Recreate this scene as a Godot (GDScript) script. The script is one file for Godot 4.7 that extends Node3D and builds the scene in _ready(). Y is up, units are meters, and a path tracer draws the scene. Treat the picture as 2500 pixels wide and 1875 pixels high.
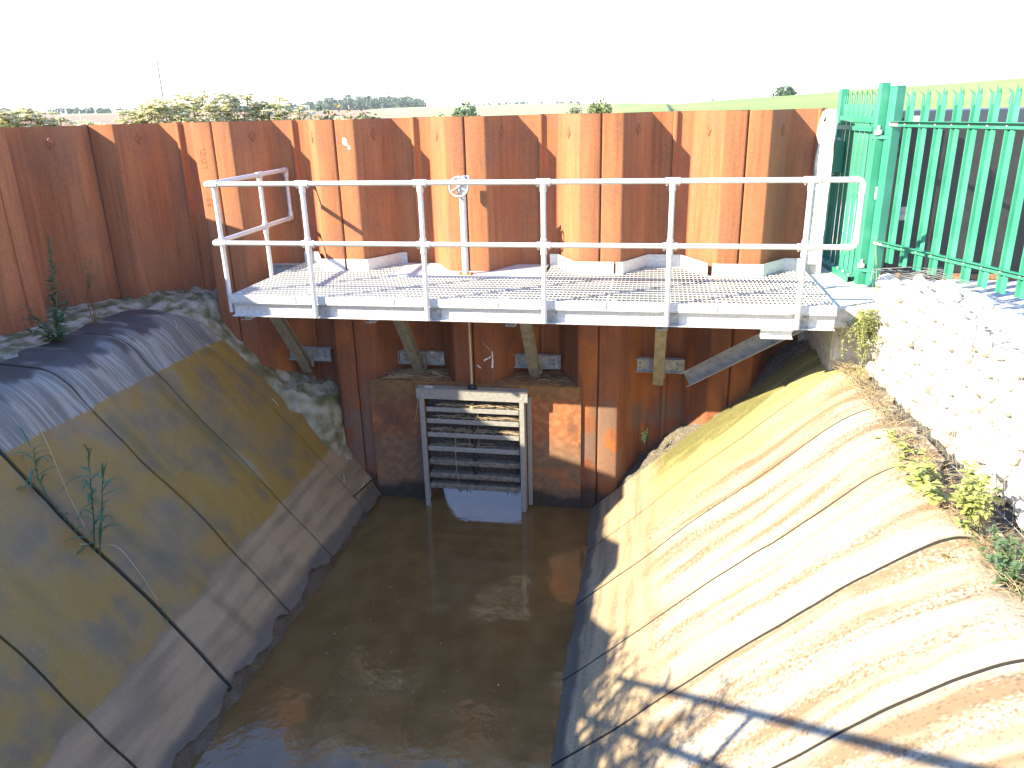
extends Node3D

# World: x along the walkway, y up (0 = walkway deck), z towards the viewer. Metres.
const TOP := 1.66          # top of the sheet piles
const WATER := -2.93
const ZO := -1.43          # front face of the outer pile flanges
const ZI := -1.91          # front face of the inner pile flanges
const SUN := Vector3(1.48, -0.99, -1.0)

var rng := RandomNumberGenerator.new()
var used := {}
var M := {}
var n1 := FastNoiseLite.new()
var n2 := FastNoiseLite.new()
var n3 := FastNoiseLite.new()
var LP: Array = []
var RP: Array = []


# ------------------------------------------------------------------ helpers
func numbered(called: String, parent: Node) -> String:
	var key := "%d/%s" % [parent.get_instance_id(), called]
	var k: int = used.get(key, 0)
	used[key] = k + 1
	return called if k == 0 else "%s_%03d" % [called, k]

func tag(o: Node3D, label: String, category := "", group := "", kind := "") -> Node3D:
	if label != "": o.set_meta("label", label)
	if category != "": o.set_meta("category", category)
	if group != "": o.set_meta("group", group)
	if kind != "": o.set_meta("kind", kind)
	return o

func thing(called: String, label: String, category: String, at := Vector3.ZERO, group := "") -> Node3D:
	var o := Node3D.new()
	o.name = numbered(called, self)
	add_child(o)
	o.position = at
	tag(o, label, category, group)
	return o

func mb() -> SurfaceTool:
	var st := SurfaceTool.new()
	st.begin(Mesh.PRIMITIVE_TRIANGLES)
	st.set_smooth_group(-1)
	return st

func shape(st: SurfaceTool) -> ArrayMesh:
	st.generate_normals()
	return st.commit()

func put(called: String, mesh: Mesh, mat: Material, parent: Node3D = self, at := Transform3D()) -> MeshInstance3D:
	var o := MeshInstance3D.new()
	o.name = numbered(called, parent)
	o.mesh = mesh
	o.material_override = mat
	o.transform = at
	parent.add_child(o, true)
	return o

func obj(called: String, st: SurfaceTool, mat: Material, parent: Node3D = self) -> MeshInstance3D:
	return put(called, shape(st), mat, parent)

func copy_of(o: Node3D, at: Transform3D, label: String, group := "") -> Node3D:
	var c: Node3D = o.duplicate()
	c.name = numbered(String(o.name).rstrip("0123456789").trim_suffix("_"), self)
	add_child(c)
	c.transform = at
	if label != "": c.set_meta("label", label)
	if group != "": c.set_meta("group", group)
	return c

func tri(st: SurfaceTool, a: Vector3, b: Vector3, c: Vector3, out: Vector3) -> void:
	if (b - a).cross(c - a).dot(out) > 0.0:
		st.add_vertex(a); st.add_vertex(c); st.add_vertex(b)
	else:
		st.add_vertex(a); st.add_vertex(b); st.add_vertex(c)

func quad(st: SurfaceTool, a: Vector3, b: Vector3, c: Vector3, d: Vector3, out: Vector3) -> void:
	tri(st, a, b, c, out)
	tri(st, a, c, d, out)

func bx(st: SurfaceTool, c: Vector3, s: Vector3, bv := 0.0, b := Basis.IDENTITY) -> void:
	var h := s * 0.5
	var w: float = min(bv, min(h.x, min(h.y, h.z)) * 0.9)
	for ax in 3:
		var u := (ax + 1) % 3
		var v := (ax + 2) % 3
		for sg in [-1.0, 1.0]:
			var q := []
			for k in [[-1, -1], [1, -1], [1, 1], [-1, 1]]:
				var p := Vector3.ZERO
				p[ax] = sg * h[ax]; p[u] = k[0] * (h[u] - w); p[v] = k[1] * (h[v] - w)
				q.append(c + b * p)
			var o := Vector3.ZERO
			o[ax] = sg
			quad(st, q[0], q[1], q[2], q[3], b * o)
			if w > 0.0:
				for sv in [-1.0, 1.0]:   # bevel between faces ax and u
					var e := []
					for k in [-1.0, 1.0]:
						var p1 := Vector3.ZERO
						p1[ax] = sg * h[ax]; p1[u] = sv * (h[u] - w); p1[v] = k * (h[v] - w)
						var p2 := p1
						p2[ax] = sg * (h[ax] - w); p2[u] = sv * h[u]
						e.append(c + b * p1); e.append(c + b * p2)
					var o2 := Vector3.ZERO
					o2[ax] = sg; o2[u] = sv
					quad(st, e[0], e[1], e[3], e[2], b * o2)
	if w > 0.0:
		for sx in [-1.0, 1.0]:
			for sy in [-1.0, 1.0]:
				for sz in [-1.0, 1.0]:
					var s3 := Vector3(sx, sy, sz)
					var p := s3 * (h - Vector3.ONE * w)
					tri(st, c + b * (p + Vector3(sx * w, 0, 0)), c + b * (p + Vector3(0, sy * w, 0)), c + b * (p + Vector3(0, 0, sz * w)), b * s3)

func tube(st: SurfaceTool, pts: Array, r: float, sides := 8, r_end := -1.0, caps := true) -> void:
	var re := r if r_end < 0.0 else r_end
	var n := pts.size()
	var rings := []
	var d: Vector3 = (pts[1] - pts[0]).normalized()
	var up := Vector3.UP if abs(d.y) < 0.9 else Vector3.RIGHT
	var x := d.cross(up).normalized()
	for i in n:
		var t: Vector3
		if i == 0: t = pts[1] - pts[0]
		elif i == n - 1: t = pts[n - 1] - pts[n - 2]
		else: t = (pts[i + 1] - pts[i]).normalized() + (pts[i] - pts[i - 1]).normalized()
		t = t.normalized()
		x = (x - t * x.dot(t)).normalized()
		var y := t.cross(x)
		var rr: float = lerp(r, re, float(i) / (n - 1))
		var ring := []
		for k in sides:
			var a := TAU * k / sides
			ring.append(pts[i] + (x * cos(a) + y * sin(a)) * rr)
		rings.append(ring)
	st.set_smooth_group(1)
	for i in n - 1:
		for k in sides:
			var k2 := (k + 1) % sides
			var a: Vector3 = rings[i][k]
			quad(st, a, rings[i][k2], rings[i + 1][k2], rings[i + 1][k], a + rings[i + 1][k2] - pts[i] - pts[i + 1])
	st.set_smooth_group(-1)
	if caps:
		for k in range(1, sides - 1):
			tri(st, rings[0][0], rings[0][k], rings[0][k + 1], pts[0] - pts[1])
			tri(st, rings[n - 1][0], rings[n - 1][k], rings[n - 1][k + 1], pts[n - 1] - pts[n - 2])

# sweep a 2D outline along a straight line; outline x goes along `side`, y along `up`
func prism(st: SurfaceTool, poly: PackedVector2Array, a: Vector3, b: Vector3, side: Vector3, up: Vector3) -> void:
	var n := poly.size()
	var sgn := -1.0 if Geometry2D.is_polygon_clockwise(poly) else 1.0
	for i in n:
		var p := poly[i]
		var q := poly[(i + 1) % n]
		var e := q - p
		var out := (side * e.y - up * e.x) * sgn
		quad(st, a + side * p.x + up * p.y, a + side * q.x + up * q.y, b + side * q.x + up * q.y, b + side * p.x + up * p.y, out)
	var t := Geometry2D.triangulate_polygon(poly)
	for i in range(0, t.size(), 3):
		for e in [[a, a - b], [b, b - a]]:
			var o: Vector3 = e[0]
			tri(st, o + side * poly[t[i]].x + up * poly[t[i]].y, o + side * poly[t[i + 1]].x + up * poly[t[i + 1]].y, o + side * poly[t[i + 2]].x + up * poly[t[i + 2]].y, e[1])

func i_poly(w: float, h: float, tw: float, tf: float) -> PackedVector2Array:
	var a := w / 2; var b := h / 2; var c := tw / 2; var d := b - tf
	return PackedVector2Array([Vector2(-a, -b), Vector2(a, -b), Vector2(a, -d), Vector2(c, -d), Vector2(c, d), Vector2(a, d), Vector2(a, b), Vector2(-a, b), Vector2(-a, d), Vector2(-c, d), Vector2(-c, -d), Vector2(-a, -d)])

func l_poly(w: float, h: float, t: float) -> PackedVector2Array:
	return PackedVector2Array([Vector2(0, 0), Vector2(w, 0), Vector2(w, t), Vector2(t, t), Vector2(t, h), Vector2(0, h)])

func c_poly(w: float, h: float, t: float) -> PackedVector2Array:   # channel, open towards +x
	return PackedVector2Array([Vector2(0, 0), Vector2(w, 0), Vector2(w, t), Vector2(t, t), Vector2(t, h - t), Vector2(w, h - t), Vector2(w, h), Vector2(0, h)])

# regular grid of points -> surface; pts[i][j]
func sheet_grid(st: SurfaceTool, pts: Array, uvs: Array, out: Vector3, group := 1) -> void:
	st.set_smooth_group(group)
	for i in pts.size() - 1:
		for j in pts[i].size() - 1:
			var ids := [[i, j], [i + 1, j], [i + 1, j + 1], [i, j + 1]]
			var a: Vector3 = pts[i][j]
			var flip: bool = (pts[i + 1][j] - a).cross(pts[i + 1][j + 1] - a).dot(out) > 0.0
			for k in ([0, 2, 1, 0, 3, 2] if flip else [0, 1, 2, 0, 2, 3]):
				var id = ids[k]
				if uvs.size(): st.set_uv(uvs[id[0]][id[1]])
				st.add_vertex(pts[id[0]][id[1]])
	st.set_smooth_group(-1)

func lathe(st: SurfaceTool, prof: Array, at: Vector3, b := Basis.IDENTITY, sides := 12) -> void:   # prof: Vector2(r, y)
	var rows := []
	for p in prof:
		var r := []
		for k in sides + 1:
			var a := TAU * k / sides
			r.append(at + b * Vector3(cos(a) * p.x, p.y, sin(a) * p.x))
		rows.append(r)
	st.set_smooth_group(2)
	for i in rows.size() - 1:
		for k in sides:
			var a: Vector3 = rows[i][k]
			var mid: Vector3 = (rows[i][k] + rows[i + 1][(k + 1)]) * 0.5
			var ax := at + b * Vector3(0, (prof[i].y + prof[i + 1].y) * 0.5, 0)
			var out := mid - ax
			if abs(prof[i].y - prof[i + 1].y) < 0.0005: out = b * Vector3(0, 1 if (i > 0 and prof[i].y > prof[0].y) else -1, 0)
			quad(st, a, rows[i][k + 1], rows[i + 1][k + 1], rows[i + 1][k], out)
	st.set_smooth_group(-1)

func curve(P: Array, n := 6) -> Array:   # a smooth line through the points
	var out := []
	for i in P.size() - 1:
		for k in n:
			out.append(P[i].cubic_interpolate(P[i + 1], P[max(i - 1, 0)], P[min(i + 2, P.size() - 1)], float(k) / n))
	out.append(P[-1])
	return out

func leaf(st: SurfaceTool, at: Vector3, dir: Vector3, long: float, wide: float, droop := 0.3, segs := 3) -> void:
	var d := dir.normalized()
	var side := d.cross(Vector3.UP)
	if side.length() < 0.05: side = Vector3.RIGHT
	side = side.normalized()
	var prev := []
	for i in segs + 1:
		var t := float(i) / segs
		var p := at + d * long * t + Vector3.DOWN * droop * long * t * t
		var w: float = wide * 0.5 * (sin(PI * (0.12 + 0.88 * t)) if i < segs else 0.0)
		var cur := [p - side * w + Vector3.UP * w * 0.3, p, p + side * w + Vector3.UP * w * 0.3]
		if prev.size():
			quad(st, prev[0], cur[0], cur[1], prev[1], Vector3.UP)
			quad(st, prev[1], cur[1], cur[2], prev[2], Vector3.UP)
		prev = cur

func rv(a := -1.0, b := 1.0) -> float:
	return rng.randf_range(a, b)

func rdir(up := 0.0) -> Vector3:
	var a := rng.randf() * TAU
	return Vector3(cos(a), up, sin(a)).normalized()

# ------------------------------------------------------------------ materials
func lin(r: float, g: float, b: float) -> Color:
	return Color(r, g, b).linear_to_srgb()

func mat(c: Color, rough := 0.8, metal := 0.0) -> StandardMaterial3D:
	var m := StandardMaterial3D.new()
	m.albedo_color = c
	m.roughness = rough
	m.metallic = metal
	return m

func noise_tex(freq: float, ramp: Array, seed_: int, size := 512, fractal := 4) -> NoiseTexture2D:
	var n := FastNoiseLite.new()
	n.seed = seed_
	n.noise_type = FastNoiseLite.TYPE_SIMPLEX_SMOOTH
	n.frequency = freq
	n.fractal_octaves = fractal
	var t := NoiseTexture2D.new()
	t.width = size; t.height = size
	t.seamless = true
	t.noise = n
	if ramp.size():
		var g := Gradient.new()
		var offs := PackedFloat32Array(); var cols := PackedColorArray()
		for e in ramp:
			offs.append(e[0]); cols.append(e[1])
		g.offsets = offs; g.colors = cols
		t.color_ramp = g
	return t

func bump(m: StandardMaterial3D, freq: float, strength: float, tile: float, seed_: int, size := 512) -> StandardMaterial3D:
	var t := noise_tex(freq, [], seed_, size, 5)
	t.as_normal_map = true
	t.bump_strength = 6.0
	m.normal_enabled = true
	m.normal_texture = t
	m.normal_scale = strength
	m.uv1_triplanar = true
	m.uv1_world_triplanar = true
	m.uv1_scale = Vector3.ONE / tile
	return m

func speckled(ramp: Array, freq: float, tile: float, seed_: int, rough := 0.85, bumpy := 0.0, metal := 0.0) -> StandardMaterial3D:
	var m := mat(Color.WHITE, rough, metal)
	m.albedo_texture = noise_tex(freq, ramp, seed_)
	m.uv1_triplanar = true
	m.uv1_world_triplanar = true
	m.uv1_scale = Vector3.ONE / tile
	if bumpy > 0.0: bump(m, freq * 1.5, bumpy, tile, seed_ + 1)
	return m

func bake(w: int, h: int, f: Callable) -> ImageTexture:
	var data := PackedByteArray()
	data.resize(w * h * 3)
	var k := 0
	for j in h:
		for i in w:
			var c: Color = f.call(i, j)
			c = c.clamp().linear_to_srgb()
			data[k] = int(c.r * 255.0 + 0.5); data[k + 1] = int(c.g * 255.0 + 0.5); data[k + 2] = int(c.b * 255.0 + 0.5)
			k += 3
	return ImageTexture.create_from_image(Image.create_from_data(w, h, false, Image.FORMAT_RGB8, data))

const WALL_L := 27.0
const WALL_H := 5.0

func rust_at(i: int, j: int, w: int, h: int) -> Color:
	var s := WALL_L * i / w
	var y := TOP - WALL_H * j / h
	var streak := n1.get_noise_2d(s * 42.0, y * 2.6)
	var fine := n2.get_noise_2d(s * 300.0, y * 16.0)
	var blotch := n3.get_noise_2d(s * 26.0 + 400.0, y * 22.0)
	var grain := n2.get_noise_2d(s * 480.0 + 90.0, y * 460.0)
	var c := Color(0.350, 0.140, 0.058).lerp(Color(0.245, 0.090, 0.036), clamp(0.45 + streak * 0.75, 0.0, 1.0))
	c = c.lerp(Color(0.39, 0.160, 0.068), clamp(fine * 0.6, 0.0, 0.4))
	c = c.lerp(Color(0.13, 0.045, 0.028), clamp((-fine - 0.2) * 0.8, 0.0, 0.3))
	c = c.lerp(Color(0.24, 0.10, 0.055), clamp(blotch * 1.2, 0.0, 0.6))
	# damp lower half: darker runs, orange deposits, silt and black tide stain, all with ragged outlines
	var low: float = smoothstep(0.1, -0.7, y + streak * 0.5)
	c = c.lerp(c * Color(0.62, 0.52, 0.5), low * 0.8)
	var orange: float = smoothstep(0.12, 0.38, n1.get_noise_2d(s * 30.0 + 70.0, y * 9.0 + 33.0)) * smoothstep(-0.5, -1.0, y + blotch * 0.4)
	c = c.lerp(Color(0.33, 0.105, 0.022), orange * 0.75)
	var silt: float = smoothstep(0.05, 0.3, blotch + 0.25) * smoothstep(-1.55, -1.9, y + streak * 0.5) * smoothstep(-2.7, -2.35, y)
	c = c.lerp(Color(0.15, 0.105, 0.075), silt * 0.7)
	var tide: float = smoothstep(-2.52, -2.72, y + blotch * 0.22)
	c = c.lerp(Color(0.035, 0.028, 0.022), tide * 0.85)
	c = c * (1.0 + grain * 0.22)
	if grain > 0.36: c = c * lerp(1.0, 0.68, min((grain - 0.36) * 4.0, 1.0))
	return c

func plate_at(i: int, j: int) -> Color:
	var x := 2.6 * i / 416.0 - 2.6
	if x < -2.4: x += 2.6
	var y := -2.6 * j / 416.0
	if y > -1.3: y -= 2.6
	var b := n3.get_noise_2d(x * 26.0, y * 26.0)
	var f := n2.get_noise_2d(x * 150.0, y * 150.0)
	var st := n1.get_noise_2d(x * 40.0, y * 7.0)
	var c := Color(0.30, 0.108, 0.040).lerp(Color(0.21, 0.085, 0.040), clamp(0.5 + b * 1.3 + st * 0.5, 0.0, 1.0))
	c = c.lerp(Color(0.37, 0.15, 0.055), clamp(f * 1.1, 0.0, 0.5))
	c = c.lerp(Color(0.085, 0.036, 0.024), smoothstep(0.12, 0.5, b + f * 0.5) * 0.6)
	c = c.lerp(Color(0.165, 0.115, 0.068), smoothstep(-1.95, -2.25, y + b * 0.25 + st * 0.1) * 0.65)
	c = c.lerp(Color(0.33, 0.125, 0.04), smoothstep(0.12, 0.3, b) * smoothstep(-2.35, -2.45, y) * smoothstep(-2.72, -2.62, y) * 0.7)
	c = c.lerp(Color(0.030, 0.024, 0.018), smoothstep(-2.66, -2.78, y + b * 0.12) * 0.9)
	c = c.lerp(Color(0.17, 0.12, 0.04), smoothstep(-1.62, -1.5, y + b * 0.15) * 0.45)
	return c * (1.0 + f * 0.25)

func left_at(i: int, j: int, w: int, h: int, rows: Array) -> Color:
	var z := -2.0 + 9.0 * i / w
	var y: float = rows[j].y
	var t: float = rows[j].x
	var streak := n1.get_noise_2d(z * 80.0, t * 6.0)
	var fine := n2.get_noise_2d(z * 420.0, t * 22.0)
	var blotch := n3.get_noise_2d(z * 30.0, t * 30.0)
	var grain := n2.get_noise_2d(z * 600.0, t * 600.0 + 55.0)
	var edge := y + blotch * 0.012 + fine * 0.012
	var c: Color
	# dry band above the old water mark
	var dry := Color(0.128, 0.117, 0.095).lerp(Color(0.236, 0.219, 0.181), clamp(fine * 1.5 + streak * 1.2 + 0.35, 0.0, 1.0))
	dry = dry.lerp(Color(0.10, 0.095, 0.09), clamp(-streak * 1.1, 0.0, 0.45))
	dry = dry.lerp(Color(0.045, 0.040, 0.036), smoothstep(-0.50, -0.42, y + blotch * 0.16 + streak * 0.08))
	# algae and silt below it
	var ochre: float = smoothstep(-0.5, 0.42, blotch * 0.8 + streak * 0.25 + n1.get_noise_2d(z * 9.0 + 20.0, t * 12.0) * 0.9 - 0.12 + 0.28 * smoothstep(2.6, -0.4, z))
	ochre = 0.2 + 0.8 * ochre
	var wet := Color(0.168, 0.119, 0.060).lerp(Color(0.217, 0.127, 0.021), ochre)
	wet = wet.lerp(Color(0.070, 0.061, 0.046), clamp(-blotch * 0.9 - streak * 0.3, 0.0, 0.75) * 0.8)
	wet = wet.lerp(Color(0.17, 0.14, 0.10), clamp(fine * 0.7 - 0.12, 0.0, 0.16))
	# paler silt left along the foot
	var foot := Color(0.268, 0.182, 0.100).lerp(Color(0.167, 0.116, 0.068), clamp(0.35 + n1.get_noise_2d(z * 10.0, t * 90.0) * 1.3 + blotch * 0.4, 0.0, 1.0))
	c = wet.lerp(foot, smoothstep(-2.20, -2.24, y + blotch * 0.035 + (z - 0.5) * 0.012))
	var sc := exp(-pow((z - 0.17 - (t - 1.75) * 0.1 + fine * 0.04) / 0.05, 2.0) - pow((t - 1.72) / 0.26, 2.0))
	c = c.lerp(Color(0.24, 0.26, 0.19), sc * clamp(0.55 + fine * 2.0, 0.0, 0.9))
	c = c.lerp(dry, smoothstep(-0.80, -0.785, edge + (z + 0.5) * 0.0))
	c = c.lerp(Color(0.06, 0.06, 0.02), smoothstep(0.3, 0.7, n1.get_noise_2d(z * 22.0 + 9.0, t * 4.0)) * 0.5 * smoothstep(-0.5, -0.9, y))
	c = c.lerp(Color(0.06, 0.056, 0.052), smoothstep(-2.70, -2.78, y + blotch * 0.05) * 0.8)
	if grain > 0.5: c = c * 1.2
	return c

func right_at(i: int, j: int, w: int, h: int, rows: Array) -> Color:
	var z := -2.0 + 9.0 * i / w
	var y: float = rows[j].y
	var t: float = rows[j].x
	var wob := n1.get_noise_2d(z * 12.0 + 60.0, t * 14.0) * 0.05
	var streak := n1.get_noise_2d((z + wob) * 62.0, t * 4.0)
	var fine := n2.get_noise_2d((z + wob) * 300.0, t * 12.0)
	var blotch := n3.get_noise_2d(z * 34.0 + 300.0, t * 34.0)
	var grain := n2.get_noise_2d(z * 520.0, t * 520.0 + 20.0)
	var c := Color(0.238, 0.194, 0.129).lerp(Color(0.317, 0.286, 0.224), clamp(0.4 - streak * 1.6 + fine * 0.35, 0.0, 1.0))
	c = c.lerp(Color(0.198, 0.130, 0.072), smoothstep(0.02, 0.42, streak + fine * 0.18 + blotch * 0.3) * 0.9)
	var lime: float = smoothstep(0.18, 0.32, n1.get_noise_2d(z * 55.0 + 700.0, t * 7.0) + grain * 0.7)
	c = c.lerp(Color(0.42, 0.40, 0.34), lime * 0.42)
	# yellow-green algae towards the wall
	var alg: float = smoothstep(0.9, -0.9, z + streak * 0.9 + blotch * 0.5 + 0.25 * (y + 1.5))
	c = c.lerp(Color(0.285, 0.244, 0.077), alg * 0.8)
	c = c.lerp(Color(0.085, 0.085, 0.022), smoothstep(-0.72, -1.02, z + streak * 0.35 + blotch * 0.2) * 0.8)
	# grey silt along the foot, in lines
	var line := n1.get_noise_2d(z * 9.0 + 44.0, t * 95.0)
	var foot := Color(0.336, 0.250, 0.144).lerp(Color(0.210, 0.159, 0.096), clamp(0.4 + line * 1.4, 0.0, 1.0))
	c = c.lerp(foot, smoothstep(-2.05, -2.42, y + blotch * 0.12 + streak * 0.1))
	c = c.lerp(Color(0.055, 0.05, 0.045), smoothstep(-2.80, -2.86, y + blotch * 0.05) * 0.8)
	if grain < -0.46: c = c * 0.6
	return c

# ------------------------------------------------------------------ profiles of the banks
func prof_len(P: Array) -> float:
	var l := 0.0
	for i in P.size() - 1: l += P[i].distance_to(P[i + 1])
	return l

func prof(P: Array, t: float) -> Vector2:
	var l := 0.0
	for i in P.size() - 1:
		var d: float = P[i].distance_to(P[i + 1])
		if t <= l + d or i == P.size() - 2:
			var f: float = (t - l) / d
			var a: Vector2 = P[max(i - 1, 0)]
			var e: Vector2 = P[min(i + 2, P.size() - 1)]
			if f > 1.0: return P[i + 1] + (P[i + 1] - P[i]) * (f - 1.0)
			return P[i].cubic_interpolate(P[i + 1], a, e, max(f, 0.0))
		l += d
	return P[-1]

func y_on(P: Array, x: float) -> float:
	for i in P.size() - 1:
		var a: Vector2 = P[i]
		var b: Vector2 = P[i + 1]
		if (x - a.x) * (x - b.x) <= 0.0:
			return lerp(a.y, b.y, (x - a.x) / (b.x - a.x))
	return P[0].y if abs(x - P[0].x) < abs(x - P[-1].x) else P[-1].y


func _ready() -> void:
	rng.seed = 20240611
	# ---------------- camera
	var cam := Camera3D.new()
	cam.name = "camera"
	add_child(cam)
	cam.fov = 52.81
	cam.near = 0.05
	cam.far = 6000.0
	cam.transform = Transform3D(Basis.from_euler(Vector3(-0.3407, 0.1838, -0.0238)), Vector3(0.9852, 1.7149, 7.0586))
	cam.current = true
	# ---------------- sky, sun, exposure
	var env := Environment.new()
	env.background_mode = Environment.BG_SKY
	var sky := Sky.new()
	var psm := ProceduralSkyMaterial.new()
	psm.sky_top_color = Color(0.38, 0.53, 0.78)
	psm.sky_horizon_color = Color(1.0, 0.975, 0.94)
	psm.sky_curve = 0.16
	psm.ground_bottom_color = Color(0.22, 0.24, 0.16)
	psm.ground_horizon_color = Color(1.0, 0.975, 0.94)
	psm.energy_multiplier = 0.98
	sky.sky_material = psm
	env.sky = sky
	env.tonemap_mode = Environment.TONE_MAPPER_LINEAR
	env.tonemap_exposure = 3.85
	env.sdfgi_enabled = true
	env.ssao_enabled = true
	env.ssil_enabled = true
	env.fog_enabled = true
	env.fog_density = 0.00022
	env.fog_light_color = Color(0.90, 0.94, 1.0)
	var we := WorldEnvironment.new()
	we.name = "world_environment"
	we.environment = env
	add_child(we)
	var sun := DirectionalLight3D.new()
	sun.name = "sun"
	add_child(sun)
	sun.look_at_from_position(Vector3.ZERO, SUN, Vector3.UP)
	sun.light_energy = 1.6
	sun.light_color = Color(1.0, 0.945, 0.83)
	sun.light_angular_distance = 0.5
	sun.shadow_enabled = true

	setup()
	build_ground()
	build_water()
	build_walls()
	build_banks()
	build_pier_and_slab()
	build_gabion()
	build_walkway()
	build_handrail()
	build_sluice()
	build_fence()
	build_tank()
	build_far()
	build_plants()
	build_litter()
	build_near()


func setup() -> void:
	for e in [[n1, 11, 0.06, 3], [n2, 23, 0.06, 2], [n3, 37, 0.06, 4]]:
		e[0].seed = e[1]
		e[0].noise_type = FastNoiseLite.TYPE_SIMPLEX_SMOOTH
		e[0].frequency = e[2]
		e[0].fractal_octaves = e[3]
	LP = [Vector2(-2.10, -3.20), Vector2(-2.30, -2.93), Vector2(-2.70, -2.40), Vector2(-3.10, -1.90), Vector2(-3.50, -1.46), Vector2(-3.84, -1.05), Vector2(-4.10, -0.74), Vector2(-4.25, -0.55), Vector2(-4.42, -0.435), Vector2(-4.65, -0.40), Vector2(-5.0, -0.385)]
	RP = [Vector2(0.10, -3.20), Vector2(0.38, -2.93), Vector2(0.95, -2.40), Vector2(1.50, -1.87), Vector2(2.0, -1.42), Vector2(2.38, -1.06), Vector2(2.62, -0.85), Vector2(2.80, -0.74), Vector2(2.95, -0.715), Vector2(3.3, -0.71)]

	var rust := bump(mat(Color.WHITE, 0.9), 0.03, 0.35, 0.35, 5)
	rust.uv1_triplanar = false
	rust.uv1_scale = Vector3.ONE
	rust.normal_enabled = false
	rust.albedo_texture = bake(1800, 400, func(i, j): return rust_at(i, j, 1800, 400))
	rust.texture_repeat = true
	M.rust = rust
	M.plate = mat(Color.WHITE, 0.9)
	M.plate.albedo_texture = bake(416, 416, func(i, j): return plate_at(i, j))
	M.plate.uv1_triplanar = true
	M.plate.uv1_world_triplanar = true
	M.plate.uv1_scale = Vector3.ONE / 2.6
	M.ledge = speckled([[0.25, lin(0.13, 0.085, 0.035)], [0.5, lin(0.22, 0.125, 0.05)], [0.75, lin(0.30, 0.15, 0.06)]], 0.012, 1.1, 73, 0.95, 0.4)
	M.rust_dark = mat(lin(0.11, 0.042, 0.024), 0.9)
	M.zinc = speckled([[0.25, lin(0.50, 0.515, 0.51)], [0.5, lin(0.56, 0.575, 0.565)], [0.75, lin(0.61, 0.62, 0.605)]], 0.02, 0.5, 81, 0.5, 0.0, 0.25)
	M.zinc_dull = speckled([[0.2, lin(0.24, 0.25, 0.24)], [0.5, lin(0.33, 0.35, 0.35)], [0.8, lin(0.40, 0.40, 0.37)]], 0.012, 0.6, 83, 0.55, 0.0, 0.2)
	M.brace = speckled([[0.2, lin(0.17, 0.155, 0.11)], [0.5, lin(0.25, 0.24, 0.19)], [0.8, lin(0.33, 0.29, 0.20)]], 0.012, 0.6, 85, 0.6, 0.0, 0.15)
	M.steel = speckled([[0.2, lin(0.28, 0.27, 0.245)], [0.5, lin(0.32, 0.31, 0.285)], [0.8, lin(0.36, 0.345, 0.31)]], 0.016, 0.5, 87, 0.42, 0.0, 0.2)
	M.steel_muddy = speckled([[0.3, lin(0.15, 0.125, 0.09)], [0.5, lin(0.20, 0.175, 0.135)], [0.75, lin(0.26, 0.235, 0.19)]], 0.012, 0.5, 89, 0.6, 0.0, 0.2)
	M.leafplate = speckled([[0.3, lin(0.03, 0.028, 0.025)], [0.6, lin(0.07, 0.065, 0.058)]], 0.02, 0.4, 91, 0.8)
	M.black = mat(lin(0.02, 0.02, 0.02), 0.5)
	M.green = speckled([[0.2, lin(0.026, 0.200, 0.125)], [0.55, lin(0.036, 0.235, 0.152)], [0.8, lin(0.050, 0.262, 0.172)]], 0.006, 1.3, 93, 0.42)
	M.bolt = mat(lin(0.55, 0.56, 0.56), 0.45, 0.3)
	M.brass = mat(lin(0.42, 0.27, 0.10), 0.4, 0.6)
	M.concrete = speckled([[0.15, lin(0.40, 0.37, 0.31)], [0.5, lin(0.55, 0.52, 0.46)], [0.8, lin(0.62, 0.60, 0.54)]], 0.02, 0.9, 95, 0.92, 0.5)
	M.rough = speckled([[0.25, lin(0.085, 0.080, 0.028)], [0.42, lin(0.17, 0.15, 0.075)], [0.55, lin(0.26, 0.225, 0.15)], [0.75, lin(0.37, 0.33, 0.245)]], 0.010, 1.3, 97, 0.95, 1.3)
	M.soil = speckled([[0.2, lin(0.05, 0.042, 0.03)], [0.5, lin(0.11, 0.095, 0.07)], [0.8, lin(0.20, 0.18, 0.14)]], 0.03, 0.5, 99, 0.95, 0.9)
	M.stone = speckled([[0.2, lin(0.44, 0.42, 0.37)], [0.5, lin(0.54, 0.52, 0.47)], [0.8, lin(0.60, 0.585, 0.54)]], 0.03, 0.5, 101, 0.9, 0.6)
	M.stone_tan = speckled([[0.2, lin(0.40, 0.34, 0.26)], [0.5, lin(0.48, 0.42, 0.34)], [0.8, lin(0.52, 0.48, 0.40)]], 0.03, 0.5, 103, 0.9, 0.6)
	M.stone_grey = speckled([[0.2, lin(0.36, 0.355, 0.33)], [0.5, lin(0.44, 0.43, 0.40)], [0.8, lin(0.52, 0.51, 0.48)]], 0.03, 0.5, 105, 0.9, 0.6)
	M.tank = speckled([[0.2, lin(0.015, 0.0165, 0.0175)], [0.6, lin(0.022, 0.0235, 0.0245)]], 0.01, 1.2, 107, 0.4)
	M.tank_trim = mat(lin(0.035, 0.042, 0.06), 0.45)
	M.white = mat(lin(0.78, 0.78, 0.76), 0.5)
	M.timber = speckled([[0.3, lin(0.16, 0.09, 0.045)], [0.7, lin(0.26, 0.16, 0.09)]], 0.02, 0.4, 109, 0.85)
	M.seam = mat(lin(0.016, 0.014, 0.011), 0.95)
	M.leaf = leafy(0.055, 0.115, 0.035)
	M.leaf_dark = leafy(0.035, 0.085, 0.035)
	M.leaf_pale = leafy(0.14, 0.19, 0.055)
	M.leaf_lime = leafy(0.26, 0.29, 0.09)
	M.leaf_blue = leafy(0.075, 0.13, 0.06)
	M.leaf_rust = leafy(0.15, 0.075, 0.028)
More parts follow.
